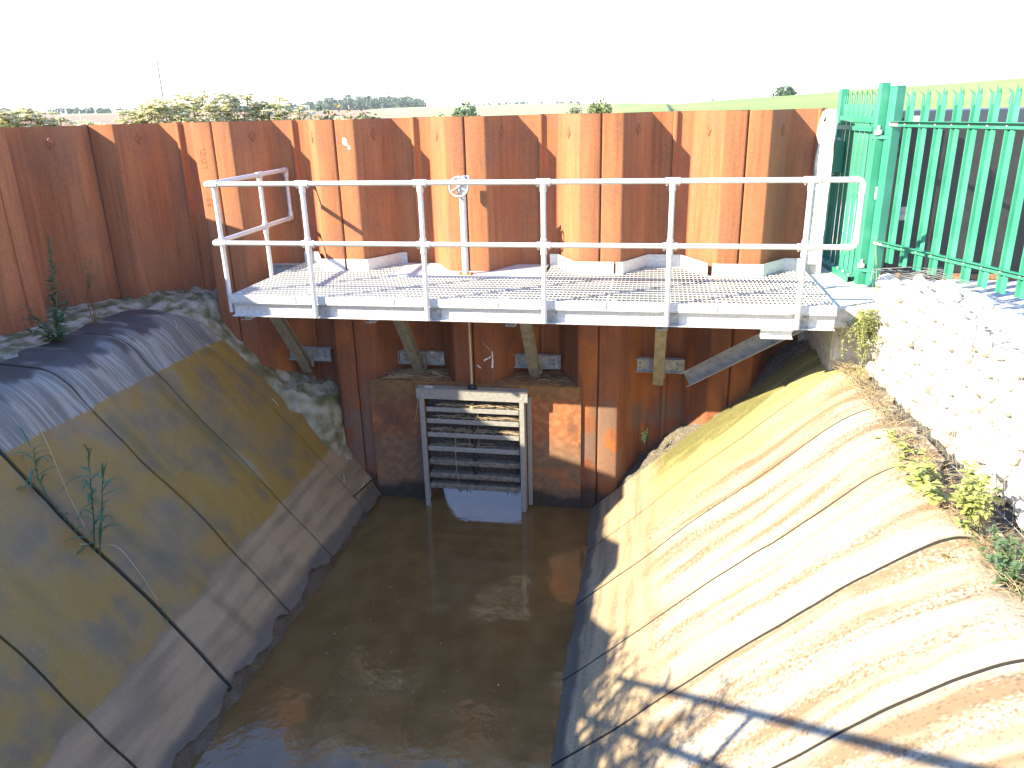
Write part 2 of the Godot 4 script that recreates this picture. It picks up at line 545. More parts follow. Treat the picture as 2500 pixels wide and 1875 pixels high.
	M.leaf_yellow = leafy(0.20, 0.15, 0.03)
	M.straw = leafy(0.42, 0.33, 0.20)
	M.straw_dark = leafy(0.20, 0.15, 0.09)
	M.blossom = leafy(0.66, 0.64, 0.46)
	M.reed = leafy(0.040, 0.105, 0.040)
	M.wood_far = leafy(0.085, 0.140, 0.080)
	M.wood_far2 = leafy(0.10, 0.13, 0.055)
	M.polewood = mat(lin(0.26, 0.24, 0.22), 0.9)
	M.bark = mat(lin(0.10, 0.075, 0.05), 0.95)

func leafy(r: float, g: float, b: float) -> StandardMaterial3D:
	var m := mat(lin(r, g, b), 0.65)
	m.cull_mode = BaseMaterial3D.CULL_DISABLED
	m.vertex_color_use_as_albedo = true
	m.backlight_enabled = true
	m.backlight = lin(r * 0.5, g * 0.5, b * 0.4)
	return m


# ------------------------------------------------------------------ the land
func land(x: float, z: float) -> float:
	# inside the basin the land lies under the banks and the water
	if x > -6.0 and x < 3.4 and z > -2.05 and z < 7.6: return -3.6
	var h := 0.15
	if x >= 2.5 and z < 12.0: h = -0.16
	var ditch := 0.0
	if z <= -2.0 and z > -16.0:
		var d: float = max(max(-1.9 - x, x - 0.3), max(0.0, -13.0 - z))
		ditch = smoothstep(1.5, 0.0, d) * 3.7
	h -= ditch if x < 2.4 else 0.0
	var dx := x - 0.985
	var dz := z - 7.06
	var r := sqrt(dx * dx + dz * dz)
	var a := rad_to_deg(atan2(dx, -dz))
	# distant skyline, degrees above eye level
	var far_el: float = lerp(0.30, 0.30, smoothstep(-30.0, -12.0, a)) - 0.14 * exp(-pow((a + 22.0) / 5.0, 2.0))
	var far_h: float = 1.7 + 650.0 * tan(deg_to_rad(far_el))
	var hf: float = far_h * smoothstep(60.0, 650.0, r) + n1.get_noise_2d(x * 0.15, z * 0.15) * 1.2 * smoothstep(80.0, 300.0, r)
	var hill_el: float = 0.27 + clamp((a - 2.4) * 0.042, -0.9, 1.1)
	var hill_h: float = 1.7 + 170.0 * tan(deg_to_rad(hill_el))
	var hh: float = hill_h * smoothstep(12.0, 165.0, r) + n1.get_noise_2d(x * 0.6, z * 0.6) * 0.25 * smoothstep(40.0, 100.0, r)
	var w := smoothstep(-9.0, 3.0, a) * smoothstep(120.0, 90.0, abs(a))
	var on_hill: float = hh if r < 190.0 else max(hh - (r - 190.0) * 0.02, hf * 0.6)
	return h + lerp(hf, on_hill, w)

func lines(fixed: Array, lo: float, hi: float) -> Array:
	var out := fixed.duplicate()
	var s := 0.6
	var p: float = fixed[0]
	while p > lo:
		p -= s; s *= 1.13
		out.append(p)
	s = 0.6
	p = fixed[-1]
	while p < hi:
		p += s; s *= 1.13
		out.append(p)
	out.sort()
	return out

func build_ground() -> void:
	var xs := lines([-6.75, -6.06, -5.99, -5.0, -4.0, -3.0, -2.0, -1.0, 0.0, 1.0, 2.0, 2.45, 2.5, 3.39, 3.41, 4.2, 5.0], -2600.0, 2600.0)
	var zs := lines([-5.0, -4.2, -3.4, -2.6, -2.06, -2.04, 0.0, 2.0, 4.0, 6.0, 7.59, 7.61], -3000.0, 900.0)
	var st := mb()
	st.set_smooth_group(1)
	var cell := []
	for z in zs:
		var row := []
		for x in xs:
			var y := land(x, z)
			var dx: float = x - 0.985
			var dz: float = z - 7.06
			var r := sqrt(dx * dx + dz * dz)
			var a := rad_to_deg(atan2(dx, -dz))
			var k := n3.get_noise_2d(x * 0.5, z * 0.5)
			var c := Color(0.17, 0.20, 0.075).lerp(Color(0.24, 0.25, 0.10), clamp(0.5 + k, 0.0, 1.0))
			if r > 40.0:
				if a < -19.0 and r < (470.0 if a < -28.0 else 590.0): c = Color(0.34, 0.20, 0.125)
				elif a < -26.0: c = Color(0.26, 0.30, 0.15)
				elif a < -3.0: c = Color(0.33, 0.35, 0.16)
				else: c = Color(0.19, 0.27, 0.065).lerp(Color(0.25, 0.32, 0.09), clamp(0.5 + k * 1.3 + n1.get_noise_2d(x * 2.0, z * 5.0) * 0.6, 0.0, 1.0))
			elif x > 2.4 and x < 14.0 and z > -9.0:
				c = Color(0.50, 0.47, 0.41)
			row.append([Vector3(x, y, z), c])
		cell.append(row)
	for j in zs.size() - 1:
		for i in xs.size() - 1:
			for q in [[j, i], [j, i + 1], [j + 1, i + 1], [j, i], [j + 1, i + 1], [j + 1, i]]:
				var e = cell[q[0]][q[1]]
				st.set_color(e[1])
				st.add_vertex(e[0])
	var m := speckled([[0.2, Color(0.72, 0.72, 0.72)], [0.5, Color(0.9, 0.9, 0.9)], [0.75, Color(1, 1, 1)]], 0.04, 6.0, 121, 0.95)
	m.vertex_color_use_as_albedo = true
	var o := obj("ground", st, m)
	tag(o, "rolling farmland of ploughed and grassy fields beyond the steel wall", "ground", "", "structure")

func build_water() -> void:
	var st := mb()
	var pts := []
	for j in 40:
		var row := []
		for i in 12:
			row.append(Vector3(-3.4 + 5.2 * i / 11.0, WATER, -15.0 + 22.6 * j / 39.0))
		pts.append(row)
	sheet_grid(st, pts, [], Vector3.UP)
	var m := speckled([[0.2, lin(0.108, 0.060, 0.020)], [0.8, lin(0.135, 0.078, 0.028)]], 0.006, 3.0, 131, 0.075)
	bump(m, 0.014, 0.085, 1.3, 133)
	m.metallic_specular = 0.5
	tag(obj("water", st, m), "still brown water in the channel below the sluice", "water", "", "structure")


# ------------------------------------------------------------------ sheet piles
# plan of one pile as [along, depth] points; depth 0 = outer flange, 0.48 = inner flange
func pile_plan(kind: int, extra := 0.0) -> Array:
	if kind == 0:   # outer joint -> inner joint
		return [Vector2(0.006, 0.035), Vector2(0.006, 0.0), Vector2(0.235 + extra, 0.0), Vector2(0.5 + extra, 0.48), Vector2(0.752 + extra, 0.482)]
	return [Vector2(0.004, 0.475), Vector2(0.004, 0.445), Vector2(0.050, 0.442), Vector2(0.062, 0.48), Vector2(0.235, 0.48), Vector2(0.5, 0.0), Vector2(0.727, 0.0), Vector2(0.727, 0.040), Vector2(0.752, 0.042)]

func rounded(P: Array, r := 0.022) -> Array:
	var out := [P[0]]
	for i in range(1, P.size() - 1):
		var a: Vector2 = P[i]
		var d1: Vector2 = (P[i - 1] - a)
		var d2: Vector2 = (P[i + 1] - a)
		var rr: float = min(r, min(d1.length(), d2.length()) * 0.4)
		var p := a + d1.normalized() * rr
		var q := a + d2.normalized() * rr
		out.append(p)
		out.append(p.lerp(q, 0.5).lerp(a, 0.5))
		out.append(q)
	out.append(P[-1])
	return out

# to_world turns [along, depth, y] into a point
func make_pile(parent: Node3D, plan: Array, s0: float, bottom: float, to_world: Callable) -> MeshInstance3D:
	var P := rounded(plan)
	var st := mb()
	var arc := s0
	var n := P.size()
	var nrm := []
	for i in n:
		var a: Vector2 = P[max(i - 1, 0)]
		var b: Vector2 = P[min(i + 1, n - 1)]
		var d := (b - a).normalized()
		nrm.append(Vector2(-d.y, d.x))
	var tip: float = TOP + rv(-0.006, 0.006)
	for i in n - 1:
		var p: Vector2 = P[i]
		var q: Vector2 = P[i + 1]
		var a2: float = arc + p.distance_to(q)
		var f := []
		var bk := []
		for e in [[p, nrm[i], arc], [q, nrm[i + 1], a2]]:
			for y in [tip, bottom]:
				var v: Vector2 = e[0]
				var w: Vector2 = v + e[1] * 0.012
				f.append([to_world.call(v.x, v.y, y), Vector2(e[2] / WALL_L, (TOP - y) / WALL_H)])
				bk.append(to_world.call(w.x, w.y, y))
		var out: Vector3 = (f[0][0] - bk[0]) + (f[2][0] - bk[2])
		st.set_smooth_group(3)
		var order := [0, 1, 3, 0, 3, 2]
		var fl: bool = (f[1][0] - f[0][0]).cross(f[3][0] - f[0][0]).dot(out) > 0.0
		if fl: order = [0, 3, 1, 0, 2, 3]
		for k in order:
			st.set_uv(f[k][1]); st.add_vertex(f[k][0])
		st.set_smooth_group(4)
		st.set_uv(Vector2((arc + 0.4) / WALL_L, 0.1))
		quad(st, bk[0], bk[1], bk[3], bk[2], -out)
		st.set_smooth_group(-1)
		quad(st, f[0][0], f[2][0], bk[2], bk[0], Vector3.UP)
		quad(st, f[1][0], f[3][0], bk[3], bk[1], Vector3.DOWN)
		arc = a2
	# the two vertical ends
	for i in [0, n - 1]:
		var v: Vector2 = P[i]
		var w: Vector2 = v + nrm[i] * 0.012
		quad(st, to_world.call(v.x, v.y, tip), to_world.call(v.x, v.y, bottom), to_world.call(w.x, w.y, bottom), to_world.call(w.x, w.y, tip), to_world.call(v.x, v.y, 0.0) - to_world.call((P[n / 2]).x, v.y, 0.0))
	return obj("sheet_pile", st, M.rust, parent)

func diamond(parent: Node3D, c: Vector3, along: Vector3, nrm: Vector3) -> void:   # burnt-out lifting hole, patched with a plate
	var st := mb()
	var up := Vector3.UP
	var pts := []
	for k in 4:
		var a := PI / 2 * k
		pts.append(c + along * cos(a) * 0.052 + up * sin(a) * 0.072)
	for k in 4:
		var a: Vector3 = pts[k]
		var b: Vector3 = pts[(k + 1) % 4]
		var ai := a.lerp(c, 0.18) + nrm * 0.009
		var bi := b.lerp(c, 0.18) + nrm * 0.009
		quad(st, a - nrm * 0.004, b - nrm * 0.004, bi, ai, nrm + (a + b) * 0.5 - c)
		tri(st, ai, bi, c + nrm * 0.009, nrm)
	obj("lifting_hole_patch", st, M.patch, parent)

func build_walls() -> void:
	M.patch = speckled([[0.2, lin(0.13, 0.045, 0.024)], [0.5, lin(0.26, 0.09, 0.04)], [0.8, lin(0.33, 0.13, 0.06)]], 0.03, 0.4, 141, 0.9)
	var wall := thing("sheet_pile_wall", "tall rust-brown corrugated steel wall behind the galvanised walkway", "sheet pile wall", Vector3.ZERO)
	var s0 := 9.6
	for k in 6:
		var x0 := -5.46 + 1.47 * k
		var ex := 0.0
		if k == 0: x0 = -5.55; ex = 0.09
		var base := x0
		var tw := func(a, d, y): return Vector3(base + a, y, ZO - d)
		if k < 5 or true:
			var bottom := -3.3
			if k == 3: bottom = -2.16
			if k == 5: break
			var pa := make_pile(wall, pile_plan(0, ex), s0, bottom, tw)
			diamond(pa, Vector3(x0 + ex + 0.3675, 1.49, ZO - 0.24) + Vector3(0.876, 0, 0.484) * 0.002, Vector3(0.484, 0, -0.876), Vector3(0.876, 0, 0.484))
			s0 += 1.05 + ex
			var base2 := -5.46 + 1.47 * k + 0.735
			var tw2 := func(a, d, y): return Vector3(base2 + a, y, ZO - d)
			var bottom2 := -3.3
			if k == 2: bottom2 = -2.16
			var pb := make_pile(wall, pile_plan(1), s0, bottom2, tw2)
			diamond(pb, Vector3(base2 + 0.3675, 1.47, ZO - 0.24) + Vector3(-0.876, 0, 0.484) * 0.002, Vector3(0.484, 0, 0.876), Vector3(-0.876, 0, 0.484))
			if k == 2: splash(pb, Vector3(0, 0, ZO + 0.003))
			s0 += 1.05
	# last part-width pile that runs in behind the concrete pier: x from 1.89
	var lx := 1.89
	var twl := func(a, d, y): return Vector3(lx + a, y, ZO - d)
	var pl := make_pile(wall, pile_plan(0), s0, -3.3, twl)
	diamond(pl, Vector3(lx + 0.3675, 1.46, ZO - 0.24) + Vector3(0.876, 0, 0.484) * 0.002, Vector3(0.484, 0, -0.876), Vector3(0.876, 0, 0.484))
	var lx2 := 2.625
	var twm := func(a, d, y): return Vector3(lx2 + a, y, ZO - d)
	make_pile(wall, [Vector2(0.004, 0.475), Vector2(0.004, 0.445), Vector2(0.050, 0.442), Vector2(0.062, 0.48), Vector2(0.10, 0.48)], s0 + 1.05, -3.3, twm)
	# chalk lettering on the second flange from the corner
	var first: Node3D = wall.get_child(1)
	for e in [["LEVEL", 1.27, 0.10], ["35", 0.77, 0.12]]:
		var tm := TextMesh.new()
		var sf := SystemFont.new()
		sf.font_names = PackedStringArray(["Droid Sans"])
		tm.font = sf
		tm.text = e[0]
		tm.font_size = 48
		tm.pixel_size = 0.0019
		tm.depth = 0.0015
		put("chalk_lettering", tm, mat(lin(0.275, 0.098, 0.038), 0.9), first, Transform3D(Basis(Vector3(0, 0, 1), PI / 2), Vector3(-4.14, e[1], ZO + 0.0022)))
	# white lime splash on the third flange
	var third: Node3D = wall.get_child(3)
	var sp := mb()
	blot(sp, Vector3(-2.405, 1.42, ZO + 0.003), 0.035, 0.05, 9)
	blot(sp, Vector3(-2.36, 1.36, ZO + 0.003), 0.02, 0.035, 7)
	obj("lime_splash", sp, M.white, third)

	st_corner(wall)
	var wing := thing("sheet_pile_wall", "rusty corrugated steel wall running along the left bank in shade", "sheet pile wall", Vector3.ZERO)
	var s1 := 9.6
	for k in 6:
		var z0 := ZO + 1.47 * k
		var tw := func(a, d, y): return Vector3(-5.55 - d, y, z0 + a)
		s1 = 9.6 - 2.1 * (k + 1) + 8.0
		if s1 < 0.0: s1 += 20.0
		var pa := make_pile(wing, pile_plan(0), s1, -1.4, tw)
		diamond(pa, Vector3(-5.55 - 0.24, 1.47, z0 + 0.3675) + Vector3(0.484, 0, 0.876) * 0.002, Vector3(0.876, 0, -0.484), Vector3(0.484, 0, 0.876))
		var tw2 := func(a, d, y): return Vector3(-5.55 - d, y, z0 + 0.735 + a)
		make_pile(wing, pile_plan(1), s1 + 1.05, -1.4, tw2)

func st_corner(wall: Node3D) -> void:
	var st := mb()
	bx(st, Vector3(-5.572, (TOP - 3.3) * 0.5, -1.452), Vector3(0.062, TOP + 3.3, 0.062), 0.012)
	bx(st, Vector3(-5.60, (TOP - 3.3) * 0.5, -1.425), Vector3(0.05, TOP + 3.31, 0.03), 0.008)
	obj("corner_clutch", st, M.rust_dark, wall)

func blot(st: SurfaceTool, c: Vector3, rx: float, ry: float, n := 9) -> void:
	var pts := []
	for k in n:
		var a := TAU * k / n
		var f := rv(0.55, 1.15)
		pts.append(c + Vector3(cos(a) * rx * f, sin(a) * ry * f, 0))
	for k in n:
		tri(st, c, pts[k], pts[(k + 1) % n], Vector3.BACK)

func splash(parent: Node3D, off: Vector3) -> void:
	var st := mb()
	for e in [[[-0.927, -0.848], [-0.82, -0.958], 0.004], [[-0.82, -0.958], [-0.817, -1.08], 0.009], [[-0.817, -1.08], [-0.822, -1.14], 0.014], [[-0.848, -1.02], [-0.918, -1.062], 0.008], [[-1.003, -1.125], [-0.964, -1.157], 0.007]]:
		for k in 9:
			var f := k / 8.0
			blot(st, Vector3(lerp(e[0][0], e[1][0], f) + rv() * 0.004, lerp(e[0][1], e[1][1], f), off.z + 0.0004 * k), e[2] * rv(0.5, 1.1), e[2] * 1.5, 7)
	obj("lime_splash", st, M.white, parent)


# ------------------------------------------------------------------ banks
func bank_grid(P: Array, z0: float, z1: float, nz: int, nt: int, ta: Callable, tb: Callable, lift: Callable) -> Array:
	var pts := []
	for i in nz + 1:
		var z: float = lerp(z0, z1, float(i) / nz)
		var a: float = ta.call(z)
		var b: float = tb.call(z)
		var row := []
		for j in nt + 1:
			var t: float = lerp(a, b, float(j) / nt)
			var p := prof(P, t)
			var q := prof(P, t + 0.02)
			var d := (q - p).normalized()
			var nn := Vector2(-d.y, d.x)
			if nn.y < 0.0: nn = -nn
			var h: float = lift.call(z, t, float(i) / nz, float(j) / nt)
			p += nn * h
			row.append([Vector3(p.x, p.y, z + (n1.get_noise_2d(z * 9.0 + 3.0 * p.x, t * 15.0) * 0.022 if z > -0.88 else 0.0)), Vector2((z + 2.0) / 9.0, t / 5.2), Vector3(nn.x, nn.y, 0)])
		pts.append(row)
	return pts

func lining(parent: Node3D, m: Material, P: Array, z0: float, z1: float, ta: Callable, tb: Callable, lift: Callable, nz := 22, nt := 84) -> MeshInstance3D:
	var g := bank_grid(P, z0, z1, nz, nt, ta, tb, lift)
	var pos := []
	var uv := []
	for r in g:
		var a := []
		var b := []
		for e in r:
			a.append(e[0]); b.append(e[1])
		pos.append(a); uv.append(b)
	var st := mb()
	sheet_grid(st, pos, uv, Vector3.UP)
	# cut edge of the sheet, 18 mm thick
	var rim := []
	for j in nt + 1: rim.append([0, j])
	for i in range(1, nz + 1): rim.append([i, nt])
	for j in range(nt - 1, -1, -1): rim.append([nz, j])
	for i in range(nz - 1, -1, -1): rim.append([i, 0])
	var mid: Vector3 = pos[nz / 2][nt / 2]
	for k in rim.size() - 1:
		var e = g[rim[k][0]][rim[k][1]]
		var f = g[rim[k + 1][0]][rim[k + 1][1]]
		st.set_uv(e[1])
		quad(st, e[0], f[0], f[0] - f[2] * 0.022, e[0] - e[2] * 0.022, (e[0] - mid) * Vector3(1, 0.2, 1))
	return obj("lining_sheet", st, m, parent)

func wave_left(z: float, t: float) -> float:
	var crest: float = smoothstep(2.5, 3.3, t) * smoothstep(4.3, 3.7, t)
	return n1.get_noise_2d(z * 26.0, t * 5.0) * (0.018 + 0.042 * crest) + n2.get_noise_2d(z * 9.0 + 5.0, t * 9.0) * 0.010

func wave_right(z: float, t: float) -> float:
	var crest: float = smoothstep(3.0, 3.6, t) * smoothstep(4.5, 3.9, t)
	var w: float = n1.get_noise_2d(z * 30.0 + 200.0, t * 4.0) * (0.018 + 0.040 * crest) + n2.get_noise_2d(z * 9.0 + 45.0, t * 9.0) * 0.010
	return w - 0.085 * smoothstep(1.2, 3.2, z) * smoothstep(2.8, 4.0, t)

func build_banks() -> void:
	var rowsL := []
	var rowsR := []
	var H := 440
	for j in H:
		var t := 5.2 * j / H
		rowsL.append(Vector2(t, prof(LP, t).y))
		rowsR.append(Vector2(t, prof(RP, t).y))
	var ml := mat(Color.WHITE, 0.62)
	ml.albedo_texture = bake(900, H, func(i, j): return left_at(i, j, 900, H, rowsL))
	var mr := mat(Color.WHITE, 0.85)
	mr.albedo_texture = bake(900, H, func(i, j): return right_at(i, j, 900, H, rowsR))
	for m in [ml, mr]:
		var t := noise_tex(0.04, [], 151, 512, 5)
		t.as_normal_map = true
		t.bump_strength = 5.0
		m.normal_enabled = true
		m.normal_texture = t
		m.normal_scale = 0.18
	var lenL := prof_len(LP)
	var lenR := prof_len(RP)

	var left := thing("left_bank", "shaded concrete-canvas bank with ochre algae left of the water", "bank")
	tag(left, "", "", "", "structure")
	var seams := [-0.85, 0.20, 1.22, 2.27, 3.33, 4.38, 5.42, 6.5]
	var ragL := func(z): return 0.47 + n2.get_noise_2d(z * 130.0, 3.0) * 0.016 + n1.get_noise_2d(z * 24.0, 9.0) * 0.13
	for k in seams.size() - 1:
		var a: float = seams[k] + (0.007 if k != 3 else 0.015)
		var b: float = seams[k + 1] - (0.007 if k != 2 else 0.015)
		var top := func(z): return lenL - 0.05 + n1.get_noise_2d(z * 24.0, 40.0) * 0.25
		var za: float = a
		var zb: float = b
		var lift := func(z, t, u, v): return wave_left(z, t) + 0.014 - 0.006 * pow(1.0 - u, 8.0) + 0.004 * pow(u, 8.0)
		if k == 0:   # widened under the wall where the haunch leaves it
			za = -1.16
			lift = func(z, t, u, v): return wave_left(z, t) + 0.014
			var low := func(z): return ragL.call(z) if z > -0.845 else 1.62 + (-0.85 - z) * 1.6
			lining(left, ml, LP, -0.845, zb, ragL, top, lift)
			lining(left, ml, LP, za, -0.851, low, func(z): return lenL - 0.55 - (-0.85 - z) * 1.5, lift, 8, 60)
			continue
		lining(left, ml, LP, za, zb, ragL, top, lift)
	for k in range(1, seams.size() - 1):
		var dz: float = seams[k]
		lining(left, M.seam, LP, dz - 0.024, dz + 0.024, func(z): return 0.47, func(z): return lenL - 0.12, func(z, t, u, v): return wave_left(z, t) - 0.004, 2, 60).name = numbered("seam_dirt", left)
	# two cut pieces next to the wall, below the haunch
	var flat := func(z, t, u, v): return 0.016 + wave_left(z, t) + 0.03 * pow(v, 4.0)
	lining(left, ml, LP, -1.42, -0.858, func(z): return 0.62 + (z + 1.42) * 0.1, func(z): return 1.62 + (z + 1.42) * 0.75, flat, 10, 30)
	lining(left, ml, LP, -1.36, -0.858, func(z): return 0.40 + n2.get_noise_2d(z * 80.0, 3.0) * 0.05, func(z): return 0.605 + (z + 1.42) * 0.1, flat, 10, 8)
	# concrete backing: shelf at the foot of the wing wall, haunch against the piles, mud at the toe
	var pts := []
	var nx := 96
	var zl := []
	for k in 34: zl.append(-1.97 + 0.04 * k)
	for k in 60: zl.append(-0.6 + 7.2 * k / 59.0)
	var hx := [Vector2(-6.2, -0.36), Vector2(-4.6, -0.37), Vector2(-4.34, -0.42), Vector2(-4.28, -0.66), Vector2(-4.07, -0.92), Vector2(-3.81, -1.26), Vector2(-3.43, -1.49), Vector2(-2.90, -1.57), Vector2(-2.80, -1.72), Vector2(-2.77, -2.18), Vector2(-2.5, -2.75), Vector2(-2.1, -3.2)]
	for z in zl:
		var row := []
		for i in nx + 1:
			var x: float = lerp(-6.15, -2.02, float(i) / nx)
			var y := y_on(LP, x) - 0.045
			if x < -4.9: y = -0.43 + smoothstep(-5.0, -5.5, x) * 0.05
			var hy := y_on(hx, x)
			var f: float = smoothstep(-1.06, -1.42, z + n1.get_noise_2d(x * 30.0, z * 30.0) * 0.14)
			var rough: float = n3.get_noise_2d(x * 45.0, z * 45.0) * 0.04 + abs(n2.get_noise_2d(x * 170.0, z * 170.0)) * -0.014 - 0.03 * smoothstep(0.18, 0.3, n3.get_noise_2d(x * 70.0 + 50.0, z * 70.0))
			if f > 0.0: y = lerp(y, max(hy, y), f)
			y += rough * (0.6 + f) * smoothstep(-2.6, -2.3, y)
			if y < -2.6: y -= 0.02
			row.append(Vector3(x, y, z))
		pts.append(row)
	var st := mb()
	sheet_grid(st, pts, [], Vector3.UP)
	obj("concrete_haunch", st, M.rough, left)
	# mud left along the broken foot of the lining
	var mudm := speckled([[0.3, lin(0.040, 0.030, 0.020)], [0.7, lin(0.085, 0.062, 0.042)]], 0.03, 0.4, 153, 0.55, 0.6)
	var mud_lift := func(z, t, u, v): return -0.016 + n2.get_noise_2d(z * 90.0, t * 90.0) * 0.012 + n1.get_noise_2d(z * 30.0, 77.0) * 0.05 * smoothstep(0.5, 0.3, t)
	lining(left, mudm, LP, -1.40, 6.6, func(z): return 0.12, func(z): return 0.72, mud_lift, 260, 14).name = numbered("mud_edge", left)

	var right := thing("right_bank", "sunlit pale streaked concrete-canvas bank right of the water", "bank")
	tag(right, "", "", "", "structure")
	seams = [-1.40, -0.39, 0.58, 1.67, 2.60, 3.65, 4.70, 5.75, 6.6]
	var ragR := func(z): return 0.385 + n2.get_noise_2d(z * 130.0, 13.0) * 0.014 + n1.get_noise_2d(z * 24.0, 19.0) * 0.08
	for k in seams.size() - 1:
		var a: float = seams[k] + 0.013
		var b: float = seams[k + 1] - 0.013
		var first := k == 0
		var lift := func(z, t, u, v): return wave_right(z, t) + 0.013
		var lowr := ragR
		if first:
			lining(right, mr, RP, a, b, func(z): return ragR.call(z), func(z): return lenR - 0.30 + 0.3 * smoothstep(-1.4, -0.9, z), lift)
		else:
			lining(right, mr, RP, a, b, lowr, func(z): return lenR - 0.25 + n1.get_noise_2d(z * 24.0, 140.0) * 0.15, lift)
	for k in range(1, seams.size() - 1):
		var dz: float = seams[k]
		lining(right, M.seam, RP, dz - 0.030, dz + 0.030, func(z): return 0.40, func(z): return lenR - 0.22, func(z, t, u, v): return wave_right(z, t) + 0.008, 2, 84).name = numbered("seam_dirt", right)
	lining(right, mudm, RP, -1.40, 6.6, func(z): return 0.05, func(z): return 0.60, mud_lift, 260, 14).name = numbered("mud_edge", right)
	pts = []
	for z in zl:
		var row := []
		for i in 71:
			var x: float = lerp(0.02, 3.42, i / 70.0)
			var y := y_on(RP, x) - 0.05 + 0.05 * smoothstep(2.75, 2.95, x)
			y -= 0.085 * smoothstep(1.2, 3.2, z) * smoothstep(2.0, 2.9, x)
			var f: float = smoothstep(-1.36, -1.44, z)
			y += f * 0.05 + n3.get_noise_2d(x * 90.0, z * 90.0) * 0.05 * (0.4 + f) + n2.get_noise_2d(x * 260.0, z * 260.0) * 0.02 * f
			row.append(Vector3(x, y, z))
		pts.append(row)
	st = mb()
	sheet_grid(st, pts, [], Vector3.UP)
	obj("gravel_backing", st, M.soil, right)


# ------------------------------------------------------------------ pier, slab, gabion
func build_pier_and_slab() -> void:
	var st := mb()
	var pts := []
	# rough-cast pier: a lumpy box, its left edge broken
	var t := thing("concrete_pier", "white sunlit concrete pier between the steel wall and green gate", "pier")
	var c := Vector3(2.80, 0.2, -1.98)
	for face in 4:
		pts = []
		for j in 25:
			var y: float = lerp(-1.2, 1.645, j / 24.0)
			var row := []
			for i in 7:
				var u := i / 6.0
				var p: Vector3
				match face:
					0: p = Vector3(lerp(2.64, 2.80, u), y, -1.80)
					1: p = Vector3(2.64, y, lerp(-2.3, -1.80, u))
					2: p = Vector3(2.80, y, lerp(-1.80, -2.3, u))
					_: p = Vector3(lerp(2.80, 2.64, u), y, -2.3)
				var e: float = n3.get_noise_3d(p.x * 60.0, p.y * 60.0, p.z * 60.0)
				p.x += e * 0.02
				if p.x < 2.69: p.x += n1.get_noise_2d(p.y * 60.0, 5.0) * 0.03 + 0.03 * smoothstep(1.50, 1.54, p.y)
				p.z += n3.get_noise_3d(p.x * 60.0 + 9.0, p.y * 60.0, 3.0) * 0.012
				row.append(p)
			pts.append(row)
		var out: Vector3 = [Vector3.BACK, Vector3.LEFT, Vector3.RIGHT, Vector3.FORWARD][face]
		sheet_grid(st, pts, [], out, 5 + face)
	quad(st, Vector3(2.65, 1.645, -1.80), Vector3(2.80, 1.645, -1.80), Vector3(2.80, 1.645, -2.3), Vector3(2.65, 1.645, -2.3), Vector3.UP)
	obj("shaft", st, M.concrete, t)
	# apron of concrete slabs between the walkway and the gate, stepping down to the bank
	var slab := thing("concrete_apron", "pale concrete apron of slabs between walkway and green gate", "concrete apron")
	tag(slab, "", "", "", "structure")
	for e in [[-2.75, -1.86], [-1.85, -1.20], [-1.19, -0.72], [-0.71, -0.28]]:
		st = mb()
		bx(st, Vector3(3.02, -0.16, (e[0] + e[1]) * 0.5), Vector3(0.74, 0.2, e[1] - e[0] - 0.012), 0.012)
		obj("slab", st, M.concrete, slab)
	st = mb()
	bx(st, Vector3(3.02, -0.62, -1.28), Vector3(0.60, 0.74, 1.55), 0.03)
	obj("foundation", st, M.concrete, slab)
	st = mb()
	bx(st, Vector3(6.9, -0.19, 0.2), Vector3(7.0, 0.2, 7.0), 0.02)
	bx(st, Vector3(6.5, -0.19, -5.8), Vector3(6.0, 0.2, 4.9), 0.02)
	obj("hardstanding", st, M.concrete, slab)

func stone_mesh() -> ArrayMesh:
	var st := mb()
	var pts := []
	var nn := 5
	var sc := Vector3(rv(0.8, 1.2), rv(0.65, 1.0), rv(0.8, 1.15))
	var pl := []
	for k in 9: pl.append([Vector3(rv(), rv(), rv()).normalized(), rv(0.62, 0.9)])
	var ring := 8
	for j in nn + 1:
		var v := PI * j / nn
		var row := []
		for i in ring + 1:
			var u := TAU * (i % ring) / ring
			var p := Vector3(sin(v) * cos(u), cos(v), sin(v) * sin(u))
			for q in pl:
				var d: float = p.dot(q[0])
				if d > q[1]: p -= q[0] * (d - q[1])
			row.append(p * sc)
		pts.append(row)
	for j in nn:
		for i in ring:
			quad(st, pts[j][i], pts[j][i + 1], pts[j + 1][i + 1], pts[j + 1][i], pts[j][i] + pts[j + 1][i + 1])
	return shape(st)

func gab(s: float, d: float, y: float) -> Vector3:   # along the basket, into it, height
	var dir := Vector3(0.075, 0, 1).normalized()
	var inn := Vector3(1, 0, -0.075).normalized()
	return Vector3(2.985, y, -0.42) + dir * s + inn * d

